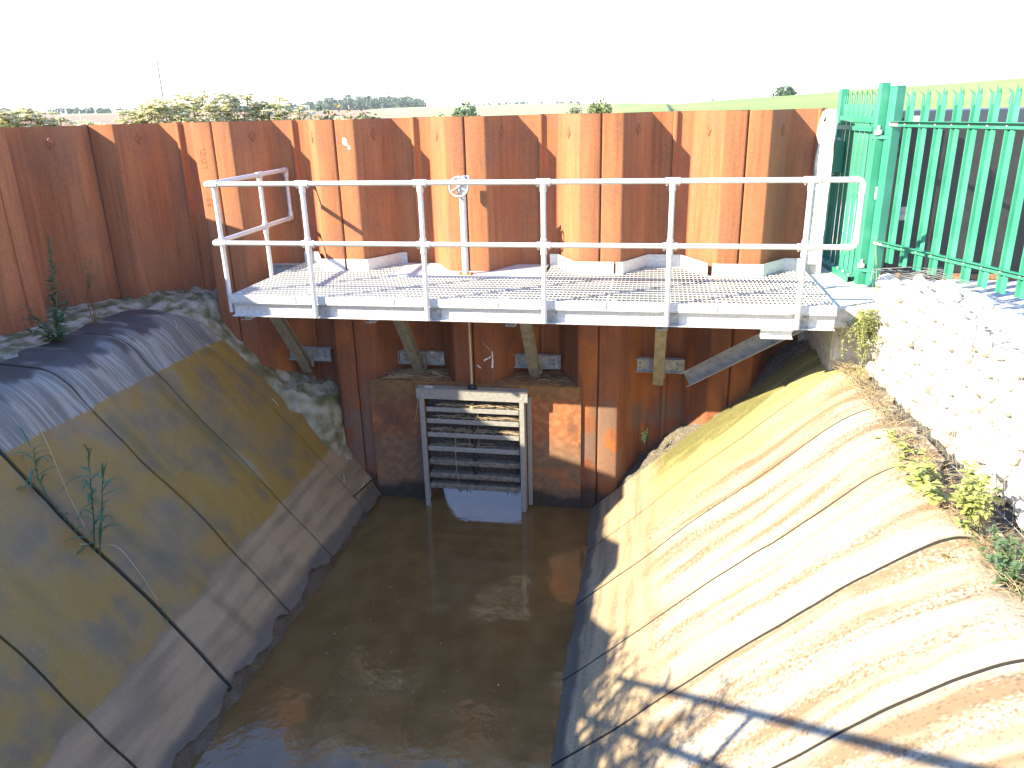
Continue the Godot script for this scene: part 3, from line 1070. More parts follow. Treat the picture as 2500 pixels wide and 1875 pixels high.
func build_gabion() -> void:
	var L := 4.6
	var t := thing("gabion", "white sunlit stone gabion basket beside the right bank", "gabion")
	var st := mb()
	var dir := (gab(1, 0, 0) - gab(0, 0, 0)).normalized()
	var inn := (gab(0, 1, 0) - gab(0, 0, 0)).normalized()
	bx(st, gab(L / 2, 0.31, -0.29), Vector3(0.46, 0.86, L - 0.18), 0.02, Basis(inn, Vector3.UP, dir))
	obj("stone_core", st, M.stone, t)
	var kinds := []
	for k in 10: kinds.append(stone_mesh())
	var mats := [M.stone, M.stone, M.stone, M.stone, M.stone_tan, M.stone_grey]
	var count := 0
	var rest := mb()
	for pass_ in 3:
		var rows: int = [7, 4, 6][pass_]
		for r in rows:
			var cols: int = [32, 30, 4][pass_]
			for k in cols:
				var s := (k + 0.5 + (0.5 if r % 2 else 0.0)) * L / cols + rv() * 0.02
				var p: Vector3
				var q := 0.080 * rv(0.78, 1.12)
				if pass_ == 0: p = gab(min(s, L - 0.05), 0.07 + rv() * 0.018, -0.655 + r * 0.137 + rv() * 0.015)
				elif pass_ == 1: p = gab(min(s, L - 0.05), 0.12 + r * 0.14 + rv() * 0.02, 0.165 + rv() * 0.022)
				else: p = gab(0.06 + rv() * 0.012, 0.1 + k * 0.135, -0.655 + r * 0.137)
				var b := Basis.from_euler(Vector3(rv() * 0.5, rv() * PI, rv() * 0.5)).scaled(Vector3.ONE * q)
				if pass_ == 2 or count >= 296 or (pass_ == 1 and r == 3):
					rest.append_from(kinds[(count + k) % 10], 0, Transform3D(b, p))
				else:
					count += 1
					put("stone", kinds[rng.randi() % 10], mats[rng.randi() % 6], t, Transform3D(b, p))
	var rm := MeshInstance3D.new()
	rm.name = "back_stones"
	rm.mesh = rest.commit()
	rm.material_override = M.stone
	t.add_child(rm, true)
	rm.set_meta("kind", "stuff")
	# woven wire
	st = mb()
	var p0 := 0.085
	var y0 := -0.72
	var y1 := 0.255
	var hh := y1 - y0
	var k := -int(hh / p0) - 1
	while k * p0 < L:
		for sg in [1.0, -1.0]:
			var a := Vector2(k * p0, y0) if sg > 0 else Vector2(k * p0 + hh * 0.55, y0)
			var b := a + Vector2(hh * 0.55 * sg, hh)
			var f0 := 0.0
			var pts := []
			for m in 9:
				var q := a.lerp(b, m / 8.0)
				if q.x >= 0.0 and q.x <= L: pts.append(gab(q.x, -0.012 - 0.012 * sin(m * 1.3 + k), q.y))
			if pts.size() > 1: tube(st, pts, 0.0017, 3, -1.0, false)
			pts = []
			for m in 7:
				var q2 := Vector2(k * p0 + (0.35 if sg < 0 else 0.0), 0.0).lerp(Vector2(k * p0 + (0.35 if sg > 0 else 0.0), 0.6), m / 6.0)
				if q2.x >= 0.0 and q2.x <= L: pts.append(gab(q2.x, q2.y - 0.01, y1 + 0.012 + 0.02 * sin(q2.x * 9.0 + q2.y * 14.0)))
			if pts.size() > 1: tube(st, pts, 0.0019, 3, -1.0, false)
		k += 1
	for yy in [y0, -0.24, y1]:
		tube(st, [gab(0, -0.014, yy), gab(L, -0.014, yy)], 0.003, 4)
	tube(st, [gab(0, -0.014, y1 + 0.01), gab(0, 0.3, y1 + 0.03), gab(0.0, 0.6, y1 + 0.01)], 0.003, 4)
	tube(st, [gab(0, -0.014, y0), gab(0, -0.014, y1)], 0.003, 4)
	tube(st, [gab(2.0, -0.016, y0), gab(2.0, -0.016, y1), gab(2.0, 0.6, y1 + 0.01)], 0.003, 4)
	var wm := obj("wire_mesh", st, M.zinc_dull, t)
	wm.set_meta("kind", "stuff")


# ------------------------------------------------------------------ walkway
func bolt(st: SurfaceTool, at: Vector3, nrm: Vector3, r := 0.012, h := 0.012) -> void:
	var up := Vector3.UP if abs(nrm.y) < 0.9 else Vector3.RIGHT
	var x := nrm.cross(up).normalized()
	var y := nrm.cross(x)
	var p := PackedVector2Array()
	for k in 6: p.append(Vector2(cos(TAU * k / 6), sin(TAU * k / 6)) * r)
	prism(st, p, at, at + nrm * h, x, y)

func build_walkway() -> void:
	var w := thing("walkway", "galvanised open-grating walkway bolted out from the rusty steel wall", "walkway")
	var st: SurfaceTool
	# back edge of the grating, following the piles
	var back := [Vector2(-3.25, -1.60), Vector2(-3.24, -1.86), Vector2(-3.06, -1.86), Vector2(-2.81, -1.395), Vector2(-2.25, -1.395), Vector2(-2.0, -1.86), Vector2(-1.93, -1.86), Vector2(-1.92, -1.10), Vector2(-0.19, -1.12), Vector2(-0.18, -1.84), Vector2(-0.10, -1.84), Vector2(0.14, -1.385), Vector2(0.67, -1.385), Vector2(0.93, -1.87), Vector2(1.30, -1.87), Vector2(1.60, -1.34), Vector2(2.14, -1.34), Vector2(2.40, -1.70), Vector2(2.62, -1.70)]
	var back_z := func(x: float) -> float:
		for i in back.size() - 1:
			if x >= back[i].x and x <= back[i + 1].x and back[i + 1].x > back[i].x:
				return lerp(back[i].y, back[i + 1].y, (x - back[i].x) / (back[i + 1].x - back[i].x))
		return -1.6
	var xs := [-3.24, -2.52, -1.485, -0.45, 0.585, 1.595, 2.625]
	for k in 6:
		var g := Node3D.new()
		g.name = numbered("grating_panel", w)
		w.add_child(g, true)
		var x0: float = xs[k] + 0.004
		var x1: float = xs[k + 1] - 0.004
		st = mb()
		var n := int(round((x1 - x0) / 0.0413))
		for i in n + 1:
			var x: float = lerp(x0 + 0.003, x1 - 0.003, float(i) / n)
			var zb: float = back_z.call(x)
			bx(st, Vector3(x, -0.016, (zb + -0.045) * 0.5), Vector3(0.0055 if i > 0 and i < n else 0.008, 0.032, -0.045 - zb))
		for j in 19:
			var z := -0.10 - 0.1 * j
			# cut the cross bar to the runs of grating that lie under it
			var open := false
			var xa := 0.0
			for i in n + 1:
				var x: float = lerp(x0 + 0.003, x1 - 0.003, float(i) / n)
				var inside: bool = z > float(back_z.call(x)) + 0.01
				if inside and not open:
					open = true; xa = x
				if open and (not inside or i == n):
					open = false
					if x - xa > 0.02: bx(st, Vector3((xa + x) * 0.5, -0.0035, z), Vector3(x - xa, 0.007, 0.007))
		var bars := obj("bars", st, M.zinc, g)
		bars.set_meta("kind", "stuff")
		st = mb()
		bx(st, Vector3((x0 + x1) * 0.5, -0.036, -0.0415), Vector3(x1 - x0, 0.072, 0.007), 0.002)
		obj("front_strip", st, M.zinc, g)
		# clips that hold the panel down
		st = mb()
		bx(st, Vector3(x0 + 0.06, 0.004, -0.12), Vector3(0.05, 0.006, 0.03), 0.002)
		bolt(st, Vector3(x0 + 0.06, 0.006, -0.12), Vector3.UP, 0.008, 0.008)
		obj("clip", st, M.zinc, g)
	# toe plates
	var runs := [[Vector2(-3.24, -1.875), Vector2(-3.06, -1.875), Vector2(-2.82, -1.41), Vector2(-2.535, -1.41)], [Vector2(-2.505, -1.41), Vector2(-2.25, -1.41), Vector2(-2.0, -1.875), Vector2(-1.925, -1.875)],
		[Vector2(-0.185, -1.86), Vector2(-0.10, -1.86), Vector2(0.14, -1.40), Vector2(0.57, -1.40)], [Vector2(0.60, -1.40), Vector2(0.67, -1.40), Vector2(0.93, -1.885), Vector2(1.30, -1.885), Vector2(1.57, -1.37)], [Vector2(1.62, -1.355), Vector2(2.14, -1.355), Vector2(2.40, -1.72), Vector2(2.63, -1.72)]]
	for r in runs:
		st = mb()
		for i in r.size() - 1:
			var a := Vector3(r[i].x, -0.03, r[i].y)
			var b := Vector3(r[i + 1].x, -0.03, r[i + 1].y)
			var d := (b - a).normalized()
			var s := d.cross(Vector3.UP)
			prism(st, PackedVector2Array([Vector2(-0.003, 0), Vector2(0.003, 0), Vector2(0.003, 0.155), Vector2(-0.003, 0.155)]), a - d * 0.003, b + d * 0.003, s, Vector3.UP)
		obj("toe_plate", st, M.zinc, w)
	# solid cover plates round the gate spindle
	st = mb()
	prism(st, PackedVector2Array([Vector2(-1.90, 1.115), Vector2(-0.20, 1.135), Vector2(-0.20, 1.86), Vector2(-0.56, 1.86), Vector2(-0.80, 1.415), Vector2(-1.28, 1.415), Vector2(-1.53, 1.86), Vector2(-1.90, 1.86)]), Vector3(0, -0.006, 0), Vector3(0, 0.002, 0), Vector3.RIGHT, Vector3.FORWARD)
	obj("cover_plate", st, M.zinc, w)
	st = mb()
	bx(st, Vector3(-1.905, -0.018, -1.48), Vector3(0.012, 0.05, 0.76), 0.002)
	bx(st, Vector3(-1.05, -0.03, -1.108), Vector3(1.72, 0.05, 0.008), 0.002)
	obj("cover_plate_edge", st, M.zinc, w)
	# front channel beam, end beams, inner stringers
	st = mb()
	prism(st, c_poly(0.065, 0.145, 0.008), Vector3(-3.24, -0.222, -0.108), Vector3(2.625, -0.222, -0.108), Vector3.BACK, Vector3.UP)
	obj("front_beam", st, M.zinc, w)
	for x in [-3.235, 2.60]:
		st = mb()
		prism(st, c_poly(0.06, 0.145, 0.008), Vector3(x, -0.222, -0.116), Vector3(x, -0.222, -1.70), Vector3.RIGHT if x < 0 else Vector3.LEFT, Vector3.UP)
		obj("end_beam", st, M.zinc_dull, w)
	for z in [-0.60, -1.06]:
		st = mb()
		prism(st, i_poly(0.075, 0.13, 0.006, 0.008), Vector3(-3.22, -0.104, z), Vector3(2.58, -0.104, z), Vector3.BACK, Vector3.UP)
		obj("stringer", st, M.zinc_dull, w)
	# cross joists over each brace
	for x in [-3.29 + 0.14, -1.795, -0.354, 1.107]:
		st = mb()
		prism(st, i_poly(0.10, 0.10, 0.007, 0.009), Vector3(x, -0.232, -0.13), Vector3(x, -0.232, -1.88), Vector3.RIGHT, Vector3.UP)
		obj("joist", st, M.zinc_dull, w)
	# raking braces with their wall brackets
	var bxs := [-3.29, -1.795, -0.354, 1.107]
	for i in 4:
		var x: float = bxs[i]
		st = mb()
		prism(st, i_poly(0.085, 0.165, 0.008, 0.008), Vector3(x - 0.30, -1.172, -1.80), Vector3(x + 0.30, -1.172, -1.80), Vector3.BACK, Vector3.UP)
		for s in [-1.0, 1.0]:
			bx(st, Vector3(x + s * 0.297, -1.172, -1.80), Vector3(0.006, 0.149, 0.086))
		var br := obj("wall_bracket", st, M.zinc_dull, w)
		st = mb()
		for s in [-1.0, 1.0]:
			for y in [-1.145, -1.205]:
				bolt(st, Vector3(x + s * 0.215, y, -1.798), Vector3.BACK, 0.014, 0.016)
		obj("bolts", st, M.steel_muddy, br)
		st = mb()
		var a := Vector3(x, -1.36, -1.735)
		var b := Vector3(x, -0.285, -0.90)
		var d := (b - a).normalized()
		var up := Vector3.RIGHT.cross(d)
		if up.y < 0.0: up = -up
		prism(st, i_poly(0.12, 0.10, 0.008, 0.009), a, b, Vector3.RIGHT, up)
		bx(st, Vector3(x + 0.055, -1.215, -1.73), Vector3(0.05, 0.20, 0.02), 0.002)
		obj("brace", st, M.brace, w)
	# the last brace rakes sideways up to a cleat under the beam
	st = mb()
	var a5 := Vector3(1.42, -1.18, -1.36)
	var b5 := Vector3(2.42, -0.31, -0.62)
	var d5 := (b5 - a5).normalized()
	var s5 := d5.cross(Vector3.UP).normalized()
	prism(st, i_poly(0.14, 0.17, 0.008, 0.01), a5, b5, s5, s5.cross(d5))
	var k5 := obj("brace", st, M.zinc_dull, w)
	k5.set_meta("label", "long brace raking sideways up under the right end")
	st = mb()
	prism(st, c_poly(0.07, 0.085, 0.007), Vector3(1.99, -0.312, -0.112), Vector3(2.27, -0.312, -0.112), Vector3.BACK, Vector3.UP)
	obj("cleat", st, M.zinc, w)
	# short stub of bracket at the left end by the wall
	st = mb()
	prism(st, i_poly(0.10, 0.12, 0.007, 0.008), Vector3(-3.60, -0.06, -1.72), Vector3(-3.26, -0.06, -1.72), Vector3.BACK, Vector3.UP)
	obj("end_bracket", st, M.zinc_dull, w)


# ------------------------------------------------------------------ handrail
func sleeve(st: SurfaceTool, a: Vector3, b: Vector3, r := 0.0315) -> void:
	tube(st, [a, b], r, 14)

func tee(parent: Node3D, at: Vector3, along: Vector3, down: bool, through := false) -> void:
	var st := mb()
	sleeve(st, at - along * 0.065, at + along * 0.065)
	sleeve(st, at + Vector3.DOWN * 0.02, at + Vector3.DOWN * 0.085, 0.0305)
	if through: sleeve(st, at + Vector3.UP * 0.02, at + Vector3.UP * 0.06, 0.0305)
	for s in [-1.0, 1.0]:
		bolt(st, at + along * 0.05 * s + Vector3.DOWN * 0.03, Vector3.DOWN, 0.007, 0.01)
	obj("fitting", st, M.zinc, parent)

func build_handrail() -> void:
	var h := thing("handrail", "white galvanised tubular handrail along the walkway's outer edge", "handrail")
	var R := 0.0242
	var st: SurfaceTool
	var posts := [-2.3045, -1.1462, 0.0, 1.1376, 2.2866]
	for y in [1.10, 0.535]:
		st = mb()
		var xe := 2.665
		tube(st, [Vector3(-3.20, y, 0.0), Vector3(xe, y, 0.0)], R, 14)
		obj("top_rail" if y > 1.0 else "middle_rail", st, M.zinc, h)
	# closed end loop at the right
	st = mb()
	var lp := []
	for k in 7:
		var a := PI / 2 * (1.0 - k / 6.0)
		lp.append(Vector3(2.655 + cos(a) * 0.045, 1.055 + sin(a) * 0.045, 0))
	for k in 7:
		var a := -PI / 2 * k / 6.0
		lp.append(Vector3(2.655 + cos(a) * 0.045, 0.58 + sin(a) * 0.045, 0))
	tube(st, lp, R, 14)
	obj("end_loop", st, M.zinc, h)
	st = mb()
	sleeve(st, Vector3(2.60, 1.10, 0), Vector3(2.66, 1.10, 0), 0.029)
	sleeve(st, Vector3(2.70, 1.06, 0), Vector3(2.70, 0.98, 0), 0.029)
	sleeve(st, Vector3(2.59, 0.535, 0), Vector3(2.66, 0.535, 0), 0.029)
	sleeve(st, Vector3(2.70, 0.57, 0), Vector3(2.70, 0.65, 0), 0.029)
	obj("fitting", st, M.zinc, h)
	for x in posts:
		st = mb()
		tube(st, [Vector3(x, 1.08, 0), Vector3(x, -0.205, 0)], R, 14)
		obj("post", st, M.zinc, h)
		tee(h, Vector3(x, 1.10, 0), Vector3.RIGHT, true)
		tee(h, Vector3(x, 0.535, 0), Vector3.RIGHT, true, true)
		st = mb()
		bx(st, Vector3(x + 0.05, -0.145, -0.094), Vector3(0.13, 0.135, 0.012), 0.002)
		bx(st, Vector3(x, -0.145, -0.055), Vector3(0.02, 0.12, 0.075), 0.002)
		bx(st, Vector3(x - 0.045, -0.075, -0.06), Vector3(0.04, 0.02, 0.05), 0.004)
		for yy in [-0.115, -0.175]:
			bolt(st, Vector3(x + 0.085, yy, -0.088), Vector3.BACK, 0.012, 0.014)
		obj("base_bracket", st, M.zinc_dull, h)
	# return along the left end
	var c0 := Vector3(-3.29, 0, 0.0)
	var c1 := Vector3(-3.36, 0, -1.862)
	var dz := (c1 - c0).normalized()
	for y in [1.10, 0.535]:
		st = mb()
		tube(st, [c0 + Vector3(0, y, 0) + dz * 0.04, c1 + Vector3(0, y, 0)], R, 14)
		obj("return_rail", st, M.zinc, h)
		st = mb()
		tube(st, [c0 + Vector3(0.12, y, 0), c0 + Vector3(0.03, y, 0.0), c0 + Vector3(0.004, y, -0.008), c0 + Vector3(0, y, -0.03), c0 + Vector3(0, y, -0.12)], 0.032, 14)
		obj("elbow", st, M.zinc, h)
	st = mb()
	tube(st, [c1 + Vector3(0, 1.10, 0) - dz * 0.02, c1 + Vector3(0, 1.095, 0), c1 + Vector3(0, 1.06, 0) + dz * 0.012, c1 + Vector3(0, 0.57, 0) + dz * 0.012, c1 + Vector3(0, 0.54, 0), c1 + Vector3(0, 0.535, 0) - dz * 0.02], R, 14)
	obj("end_loop", st, M.zinc, h)
	st = mb()
	for y in [1.10, 0.535]:
		sleeve(st, c1 + Vector3(0, y, 0) - dz * 0.07, c1 + Vector3(0, y, 0) + dz * 0.02)
		var s := -1.0 if y > 1.0 else 1.0
		sleeve(st, c1 + Vector3(0, y, 0) + dz * 0.01, c1 + Vector3(0, y + s * 0.08, 0) + dz * 0.01)
	obj("fitting", st, M.zinc, h)
	for f in [0.075, 0.62]:
		var p: Vector3 = c0 + (c1 - c0) * f
		st = mb()
		tube(st, [p + Vector3(0, 1.08, 0), p + Vector3(0, -0.20, 0)], R, 14)
		obj("post", st, M.zinc, h)
		if f > 0.1:
			tee(h, p + Vector3(0, 1.10, 0), dz, true)
			tee(h, p + Vector3(0, 0.535, 0), dz, true, true)
		else:
			st = mb()
			sleeve(st, p + Vector3(0, 1.05, 0), p + Vector3(0, 1.09, 0), 0.0305)
			sleeve(st, p + Vector3(0, 0.50, 0), p + Vector3(0, 0.57, 0), 0.0305)
			obj("fitting", st, M.zinc, h)


# ------------------------------------------------------------------ sluice gate
func build_sluice() -> void:
	var st: SurfaceTool
	# rusty steel panel with the culvert hole in it
	var pan := thing("steel_panel", "flat rust-brown steel plate box behind the sluice gate frame", "steel panel")
	var cx := -1.045
	var cy := -2.80
	var rad := 0.62
	var x0 := -2.36
	var x1 := 0.23
	var yt := -1.345
	st = mb()
	# front plate above the water, cut round the hole: strips between the hole edge and the outline
	var N := 36
	var hole := []
	for k in N + 1:
		var a := PI * 1.25 - PI * 1.5 * k / N
		hole.append(Vector2(cx + cos(a) * rad, cy + sin(a) * rad))
	var outer := []
	for p in hole:
		var d: Vector2 = (p - Vector2(cx, cy)).normalized()
		var f := 1e9
		if d.x < -0.001: f = min(f, (x0 - cx) / d.x)
		if d.x > 0.001: f = min(f, (x1 - cx) / d.x)
		if d.y > 0.001: f = min(f, (yt - cy) / d.y)
		if d.y < -0.001: f = min(f, (-3.3 - cy) / d.y)
		outer.append(Vector2(cx, cy) + d * f)
	var corners := [Vector2(x0, yt), Vector2(x1, yt)]
	for k in N:
		var q := [Vector3(hole[k].x, hole[k].y, -1.40), Vector3(hole[k + 1].x, hole[k + 1].y, -1.40), Vector3(outer[k + 1].x, outer[k + 1].y, -1.40), Vector3(outer[k].x, outer[k].y, -1.40)]
		quad(st, q[0], q[1], q[2], q[3], Vector3.BACK)
		for c in corners:   # fill the corner cut off between two rays
			var o1: Vector2 = outer[k]
			var o2: Vector2 = outer[k + 1]
			if (abs(o1.x - c.x) < 1e-4 and abs(o2.y - c.y) < 1e-4) or (abs(o2.x - c.x) < 1e-4 and abs(o1.y - c.y) < 1e-4):
				tri(st, q[3], Vector3(c.x, c.y, -1.40), q[2], Vector3.BACK)
	obj("front_plate", st, M.plate, pan)
	# side returns, and ledge plates that close the pile pockets
	st = mb()
	bx(st, Vector3(x0 + 0.006, -2.32, -1.66), Vector3(0.012, 1.95, 0.515))
	bx(st, Vector3(x1 - 0.006, -2.32, -1.66), Vector3(0.012, 1.95, 0.515))
	obj("side_plate", st, M.plate, pan)
	for e in [[-2.285, -1.285, -1.785], [-0.815, 0.225, -0.31]]:
		st = mb()
		prism(st, PackedVector2Array([Vector2(e[0], 1.396), Vector2(e[1], 1.396), Vector2(e[2] + 0.25, 1.905), Vector2(e[2] - 0.25, 1.905)]), Vector3(0, -1.36, 0), Vector3(0, -1.347, 0), Vector3.RIGHT, Vector3.FORWARD)
		obj("ledge", st, M.ledge, pan)
	# short culvert pipe through the wall
	st = mb()
	var rows := []
	for z in [-1.41, -1.55, -1.7, -1.85, -1.97]:
		var row := []
		for k in 41:
			var a := TAU * k / 40
			row.append(Vector3(cx + cos(a) * rad * 1.0, cy + sin(a) * rad, z))
		rows.append(row)
	st.set_smooth_group(1)
	for j in 4:
		for k in 40:
			quad(st, rows[j][k], rows[j][k + 1], rows[j + 1][k + 1], rows[j + 1][k], Vector3(cx, cy, -1.6) - rows[j][k])
	obj("culvert_pipe", st, M.rust_dark, pan)

	var g := thing("sluice_gate", "grey steel penstock gate with seven horizontal ribs, half raised above water", "sluice gate")
	st = mb()
	prism(st, c_poly(0.09, 0.13, 0.008), Vector3(-1.715, -1.495, -1.215), Vector3(-0.375, -1.495, -1.215), Vector3.FORWARD, Vector3.UP)
	var hb := obj("head_beam", st, M.steel, g)
	st = mb()
	bx(st, Vector3(-1.045, -1.368, -1.27), Vector3(1.34, 0.008, 0.13), 0.002)
	obj("top_flange", st, M.steel, hb)
	st = mb()
	for x in [-1.635, -0.445]: bolt(st, Vector3(x, -1.448, -1.215), Vector3.BACK, 0.009, 0.006)
	obj("rivet", st, M.bolt, hb)
	st = mb()
	bx(st, Vector3(-1.57, -1.362, -1.27), Vector3(0.10, 0.003, 0.045))
	obj("white_label", st, M.white, hb)
	for e in [[-1.655, 1.0], [-0.445, -1.0]]:
		st = mb()
		bx(st, Vector3(e[0], -2.24, -1.228), Vector3(0.058, 1.50, 0.022), 0.003)
		bx(st, Vector3(e[0] - e[1] * 0.022, -2.21, -1.315), Vector3(0.012, 1.46, 0.155), 0.002)
		if e[1] < 0: bx(st, Vector3(e[0] + 0.065, -2.19, -1.37), Vector3(0.05, 1.42, 0.04), 0.003)
		else: bx(st, Vector3(e[0] - 0.02, -2.19, -1.38), Vector3(0.03, 1.42, 0.03), 0.003)
		obj("side_frame", st, M.steel, g)
	st = mb()
	bx(st, Vector3(-1.05, -2.10, -1.345), Vector3(1.13, 1.17, 0.012), 0.002)
	obj("gate_leaf", st, M.leafplate, g)
	var ribs := [-1.638, -1.788, -1.966, -2.152, -2.336, -2.513, -2.656]
	for i in 7:
		var y: float = ribs[i]
		st = mb()
		bx(st, Vector3(-1.05, y, -1.246), Vector3(1.125, 0.058, 0.008), 0.003)
		var rib := obj("rib", st, M.steel if i < 4 else M.steel_muddy, g)
		st = mb()
		bx(st, Vector3(-1.05, y + 0.0265, -1.295), Vector3(1.125, 0.007, 0.089), 0.002)
		obj("ledge", st, M.leafplate if i < 3 else M.steel_muddy, rib)
	st = mb()
	tube(st, [Vector3(-1.045, -1.50, -1.285), Vector3(-1.04, -2.62, -1.285)], 0.022, 10)
	obj("spindle_sleeve", st, M.black, g)
	for s in [-0.055, 0.055]:
		st = mb()
		tube(st, [Vector3(-1.045 + s, -1.66, -1.275), Vector3(-1.045 + s, -2.13, -1.275)], 0.006, 6)
		obj("guide_rod", st, M.straw_dark, g)
	st = mb()
	lathe(st, [Vector2(0.0, -1.58), Vector2(0.036, -1.58), Vector2(0.038, -1.55), Vector2(0.03, -1.53), Vector2(0.0, -1.53)], Vector3(-1.045, -0.055, -1.285), Basis.IDENTITY, 10)
	obj("nut", st, M.brass, g)
	st = mb()
	lathe(st, [Vector2(0.0, -1.363), Vector2(0.056, -1.363), Vector2(0.056, -1.335), Vector2(0.042, -1.325), Vector2(0.03, -1.305), Vector2(0.0, -1.305)], Vector3(-1.043, 0, -1.27), Basis.IDENTITY, 8)
	obj("gland", st, M.black, g)

	var hw := thing("handwheel_column", "pale steel column with grey handwheel at the walkway's back", "handwheel column")
	st = mb()
	tube(st, [Vector3(-1.05, 0.0, -1.235), Vector3(-1.05, 0.86, -1.235)], 0.036, 16)
	obj("column", st, M.zinc, hw)
	st = mb()
	bx(st, Vector3(-1.05, 0.006, -1.235), Vector3(0.15, 0.012, 0.13), 0.003)
	for s in [-1.0, 1.0]: bolt(st, Vector3(-1.05 + s * 0.06, 0.01, -1.20), Vector3.UP, 0.01, 0.02)
	obj("foot_plate", st, M.brass, hw)
	# gearbox and wheel, its axis towards the viewer
	st = mb()
	bx(st, Vector3(-1.05, 0.945, -1.25), Vector3(0.105, 0.17, 0.12), 0.025)
	obj("gearbox", st, M.zinc, hw)
	st = mb()
	bx(st, Vector3(-1.03, 1.05, -1.25), Vector3(0.045, 0.03, 0.045), 0.008)
	bx(st, Vector3(-0.99, 1.04, -1.26), Vector3(0.05, 0.05, 0.03), 0.006)
	obj("cap", st, M.zinc_dull, hw)
	var b := Basis(Vector3.RIGHT, PI / 2 - 0.12)
	st = mb()
	var ring := []
	for k in 25:
		var a := TAU * k / 24
		ring.append(Vector3(-1.065, 0.955, -1.155) + b * Vector3(cos(a) * 0.102, 0, sin(a) * 0.102))
	tube(st, ring, 0.0135, 10, -1.0, false)
	for k in 3:
		var a := TAU * k / 3 + 0.5
		tube(st, [Vector3(-1.065, 0.955, -1.165), Vector3(-1.065, 0.955, -1.155) + b * Vector3(cos(a) * 0.1, 0, sin(a) * 0.1)], 0.012, 8)
	lathe(st, [Vector2(0.0, -0.04), Vector2(0.024, -0.04), Vector2(0.024, 0.014), Vector2(0.0, 0.016)], Vector3(-1.065, 0.955, -1.16), b, 10)
	obj("handwheel", st, M.zinc_dull, hw)
	st = mb()
	tube(st, [Vector3(-1.043, -0.01, -1.25), Vector3(-1.043, -0.70, -1.255)], 0.011, 8)
	tube(st, [Vector3(-1.043, -0.70, -1.255), Vector3(-1.043, -1.32, -1.27)], 0.0155, 8)
	obj("spindle", st, mat(lin(0.42, 0.36, 0.25), 0.45, 0.2), hw)


# ------------------------------------------------------------------ palisade
func pale_mesh(y0: float, y1: float) -> ArrayMesh:
	var st := mb()
	# W section, 3 mm steel, open side to the back
	var P := [Vector2(-0.036, -0.010), Vector2(-0.026, 0.0), Vector2(-0.014, 0.004), Vector2(-0.007, -0.013), Vector2(0.007, -0.013), Vector2(0.014, 0.004), Vector2(0.026, 0.0), Vector2(0.036, -0.010)]
	var ys := y1 - 0.16
	for i in P.size() - 1:
		var a: Vector2 = P[i]
		var b: Vector2 = P[i + 1]
		var d := (b - a).normalized()
		var n := Vector3(-d.y, 0, d.x)
		var q := [Vector3(a.x, y0, a.y), Vector3(b.x, y0, b.y), Vector3(b.x, ys, b.y), Vector3(a.x, ys, a.y)]
		quad(st, q[0], q[1], q[2], q[3], n)
		quad(st, q[0] - n * 0.003, q[1] - n * 0.003, q[2] - n * 0.003, q[3] - n * 0.003, -n)
		quad(st, q[0], q[1], q[1] - n * 0.003, q[0] - n * 0.003, Vector3.DOWN)
		quad(st, q[3], q[2], q[2] - n * 0.003, q[3] - n * 0.003, Vector3.UP)
	# three splayed points
	for e in [[-0.036, -0.012, -0.047, -0.05, 0.012], [-0.011, 0.011, 0.0, 0.0, -0.008], [0.012, 0.036, 0.047, -0.05, 0.012]]:
		var z0 := -0.004 if e[2] != 0.0 else -0.012
		var tip := Vector3(e[2], y1 + e[3] + (0.0 if e[2] == 0.0 else 0.02), e[4])
		var a := Vector3(e[0], ys, z0)
		var b := Vector3(e[1], ys, z0)
		var mid := (a + b) * 0.5 + Vector3(0, 0.07, 0)
		var a2 := a.lerp(mid, 0.15) + Vector3(0, 0.075, 0)
		var b2 := b.lerp(mid, 0.15) + Vector3(0, 0.075, 0)
		quad(st, a, b, b2, a2, Vector3.BACK)
		tri(st, a2, b2, tip, Vector3.BACK)
		var o := Vector3(0, 0, -0.003)
		quad(st, a + o, b + o, b2 + o, a2 + o, Vector3.FORWARD)
		tri(st, a2 + o, b2 + o, tip, Vector3.FORWARD)
	return shape(st)

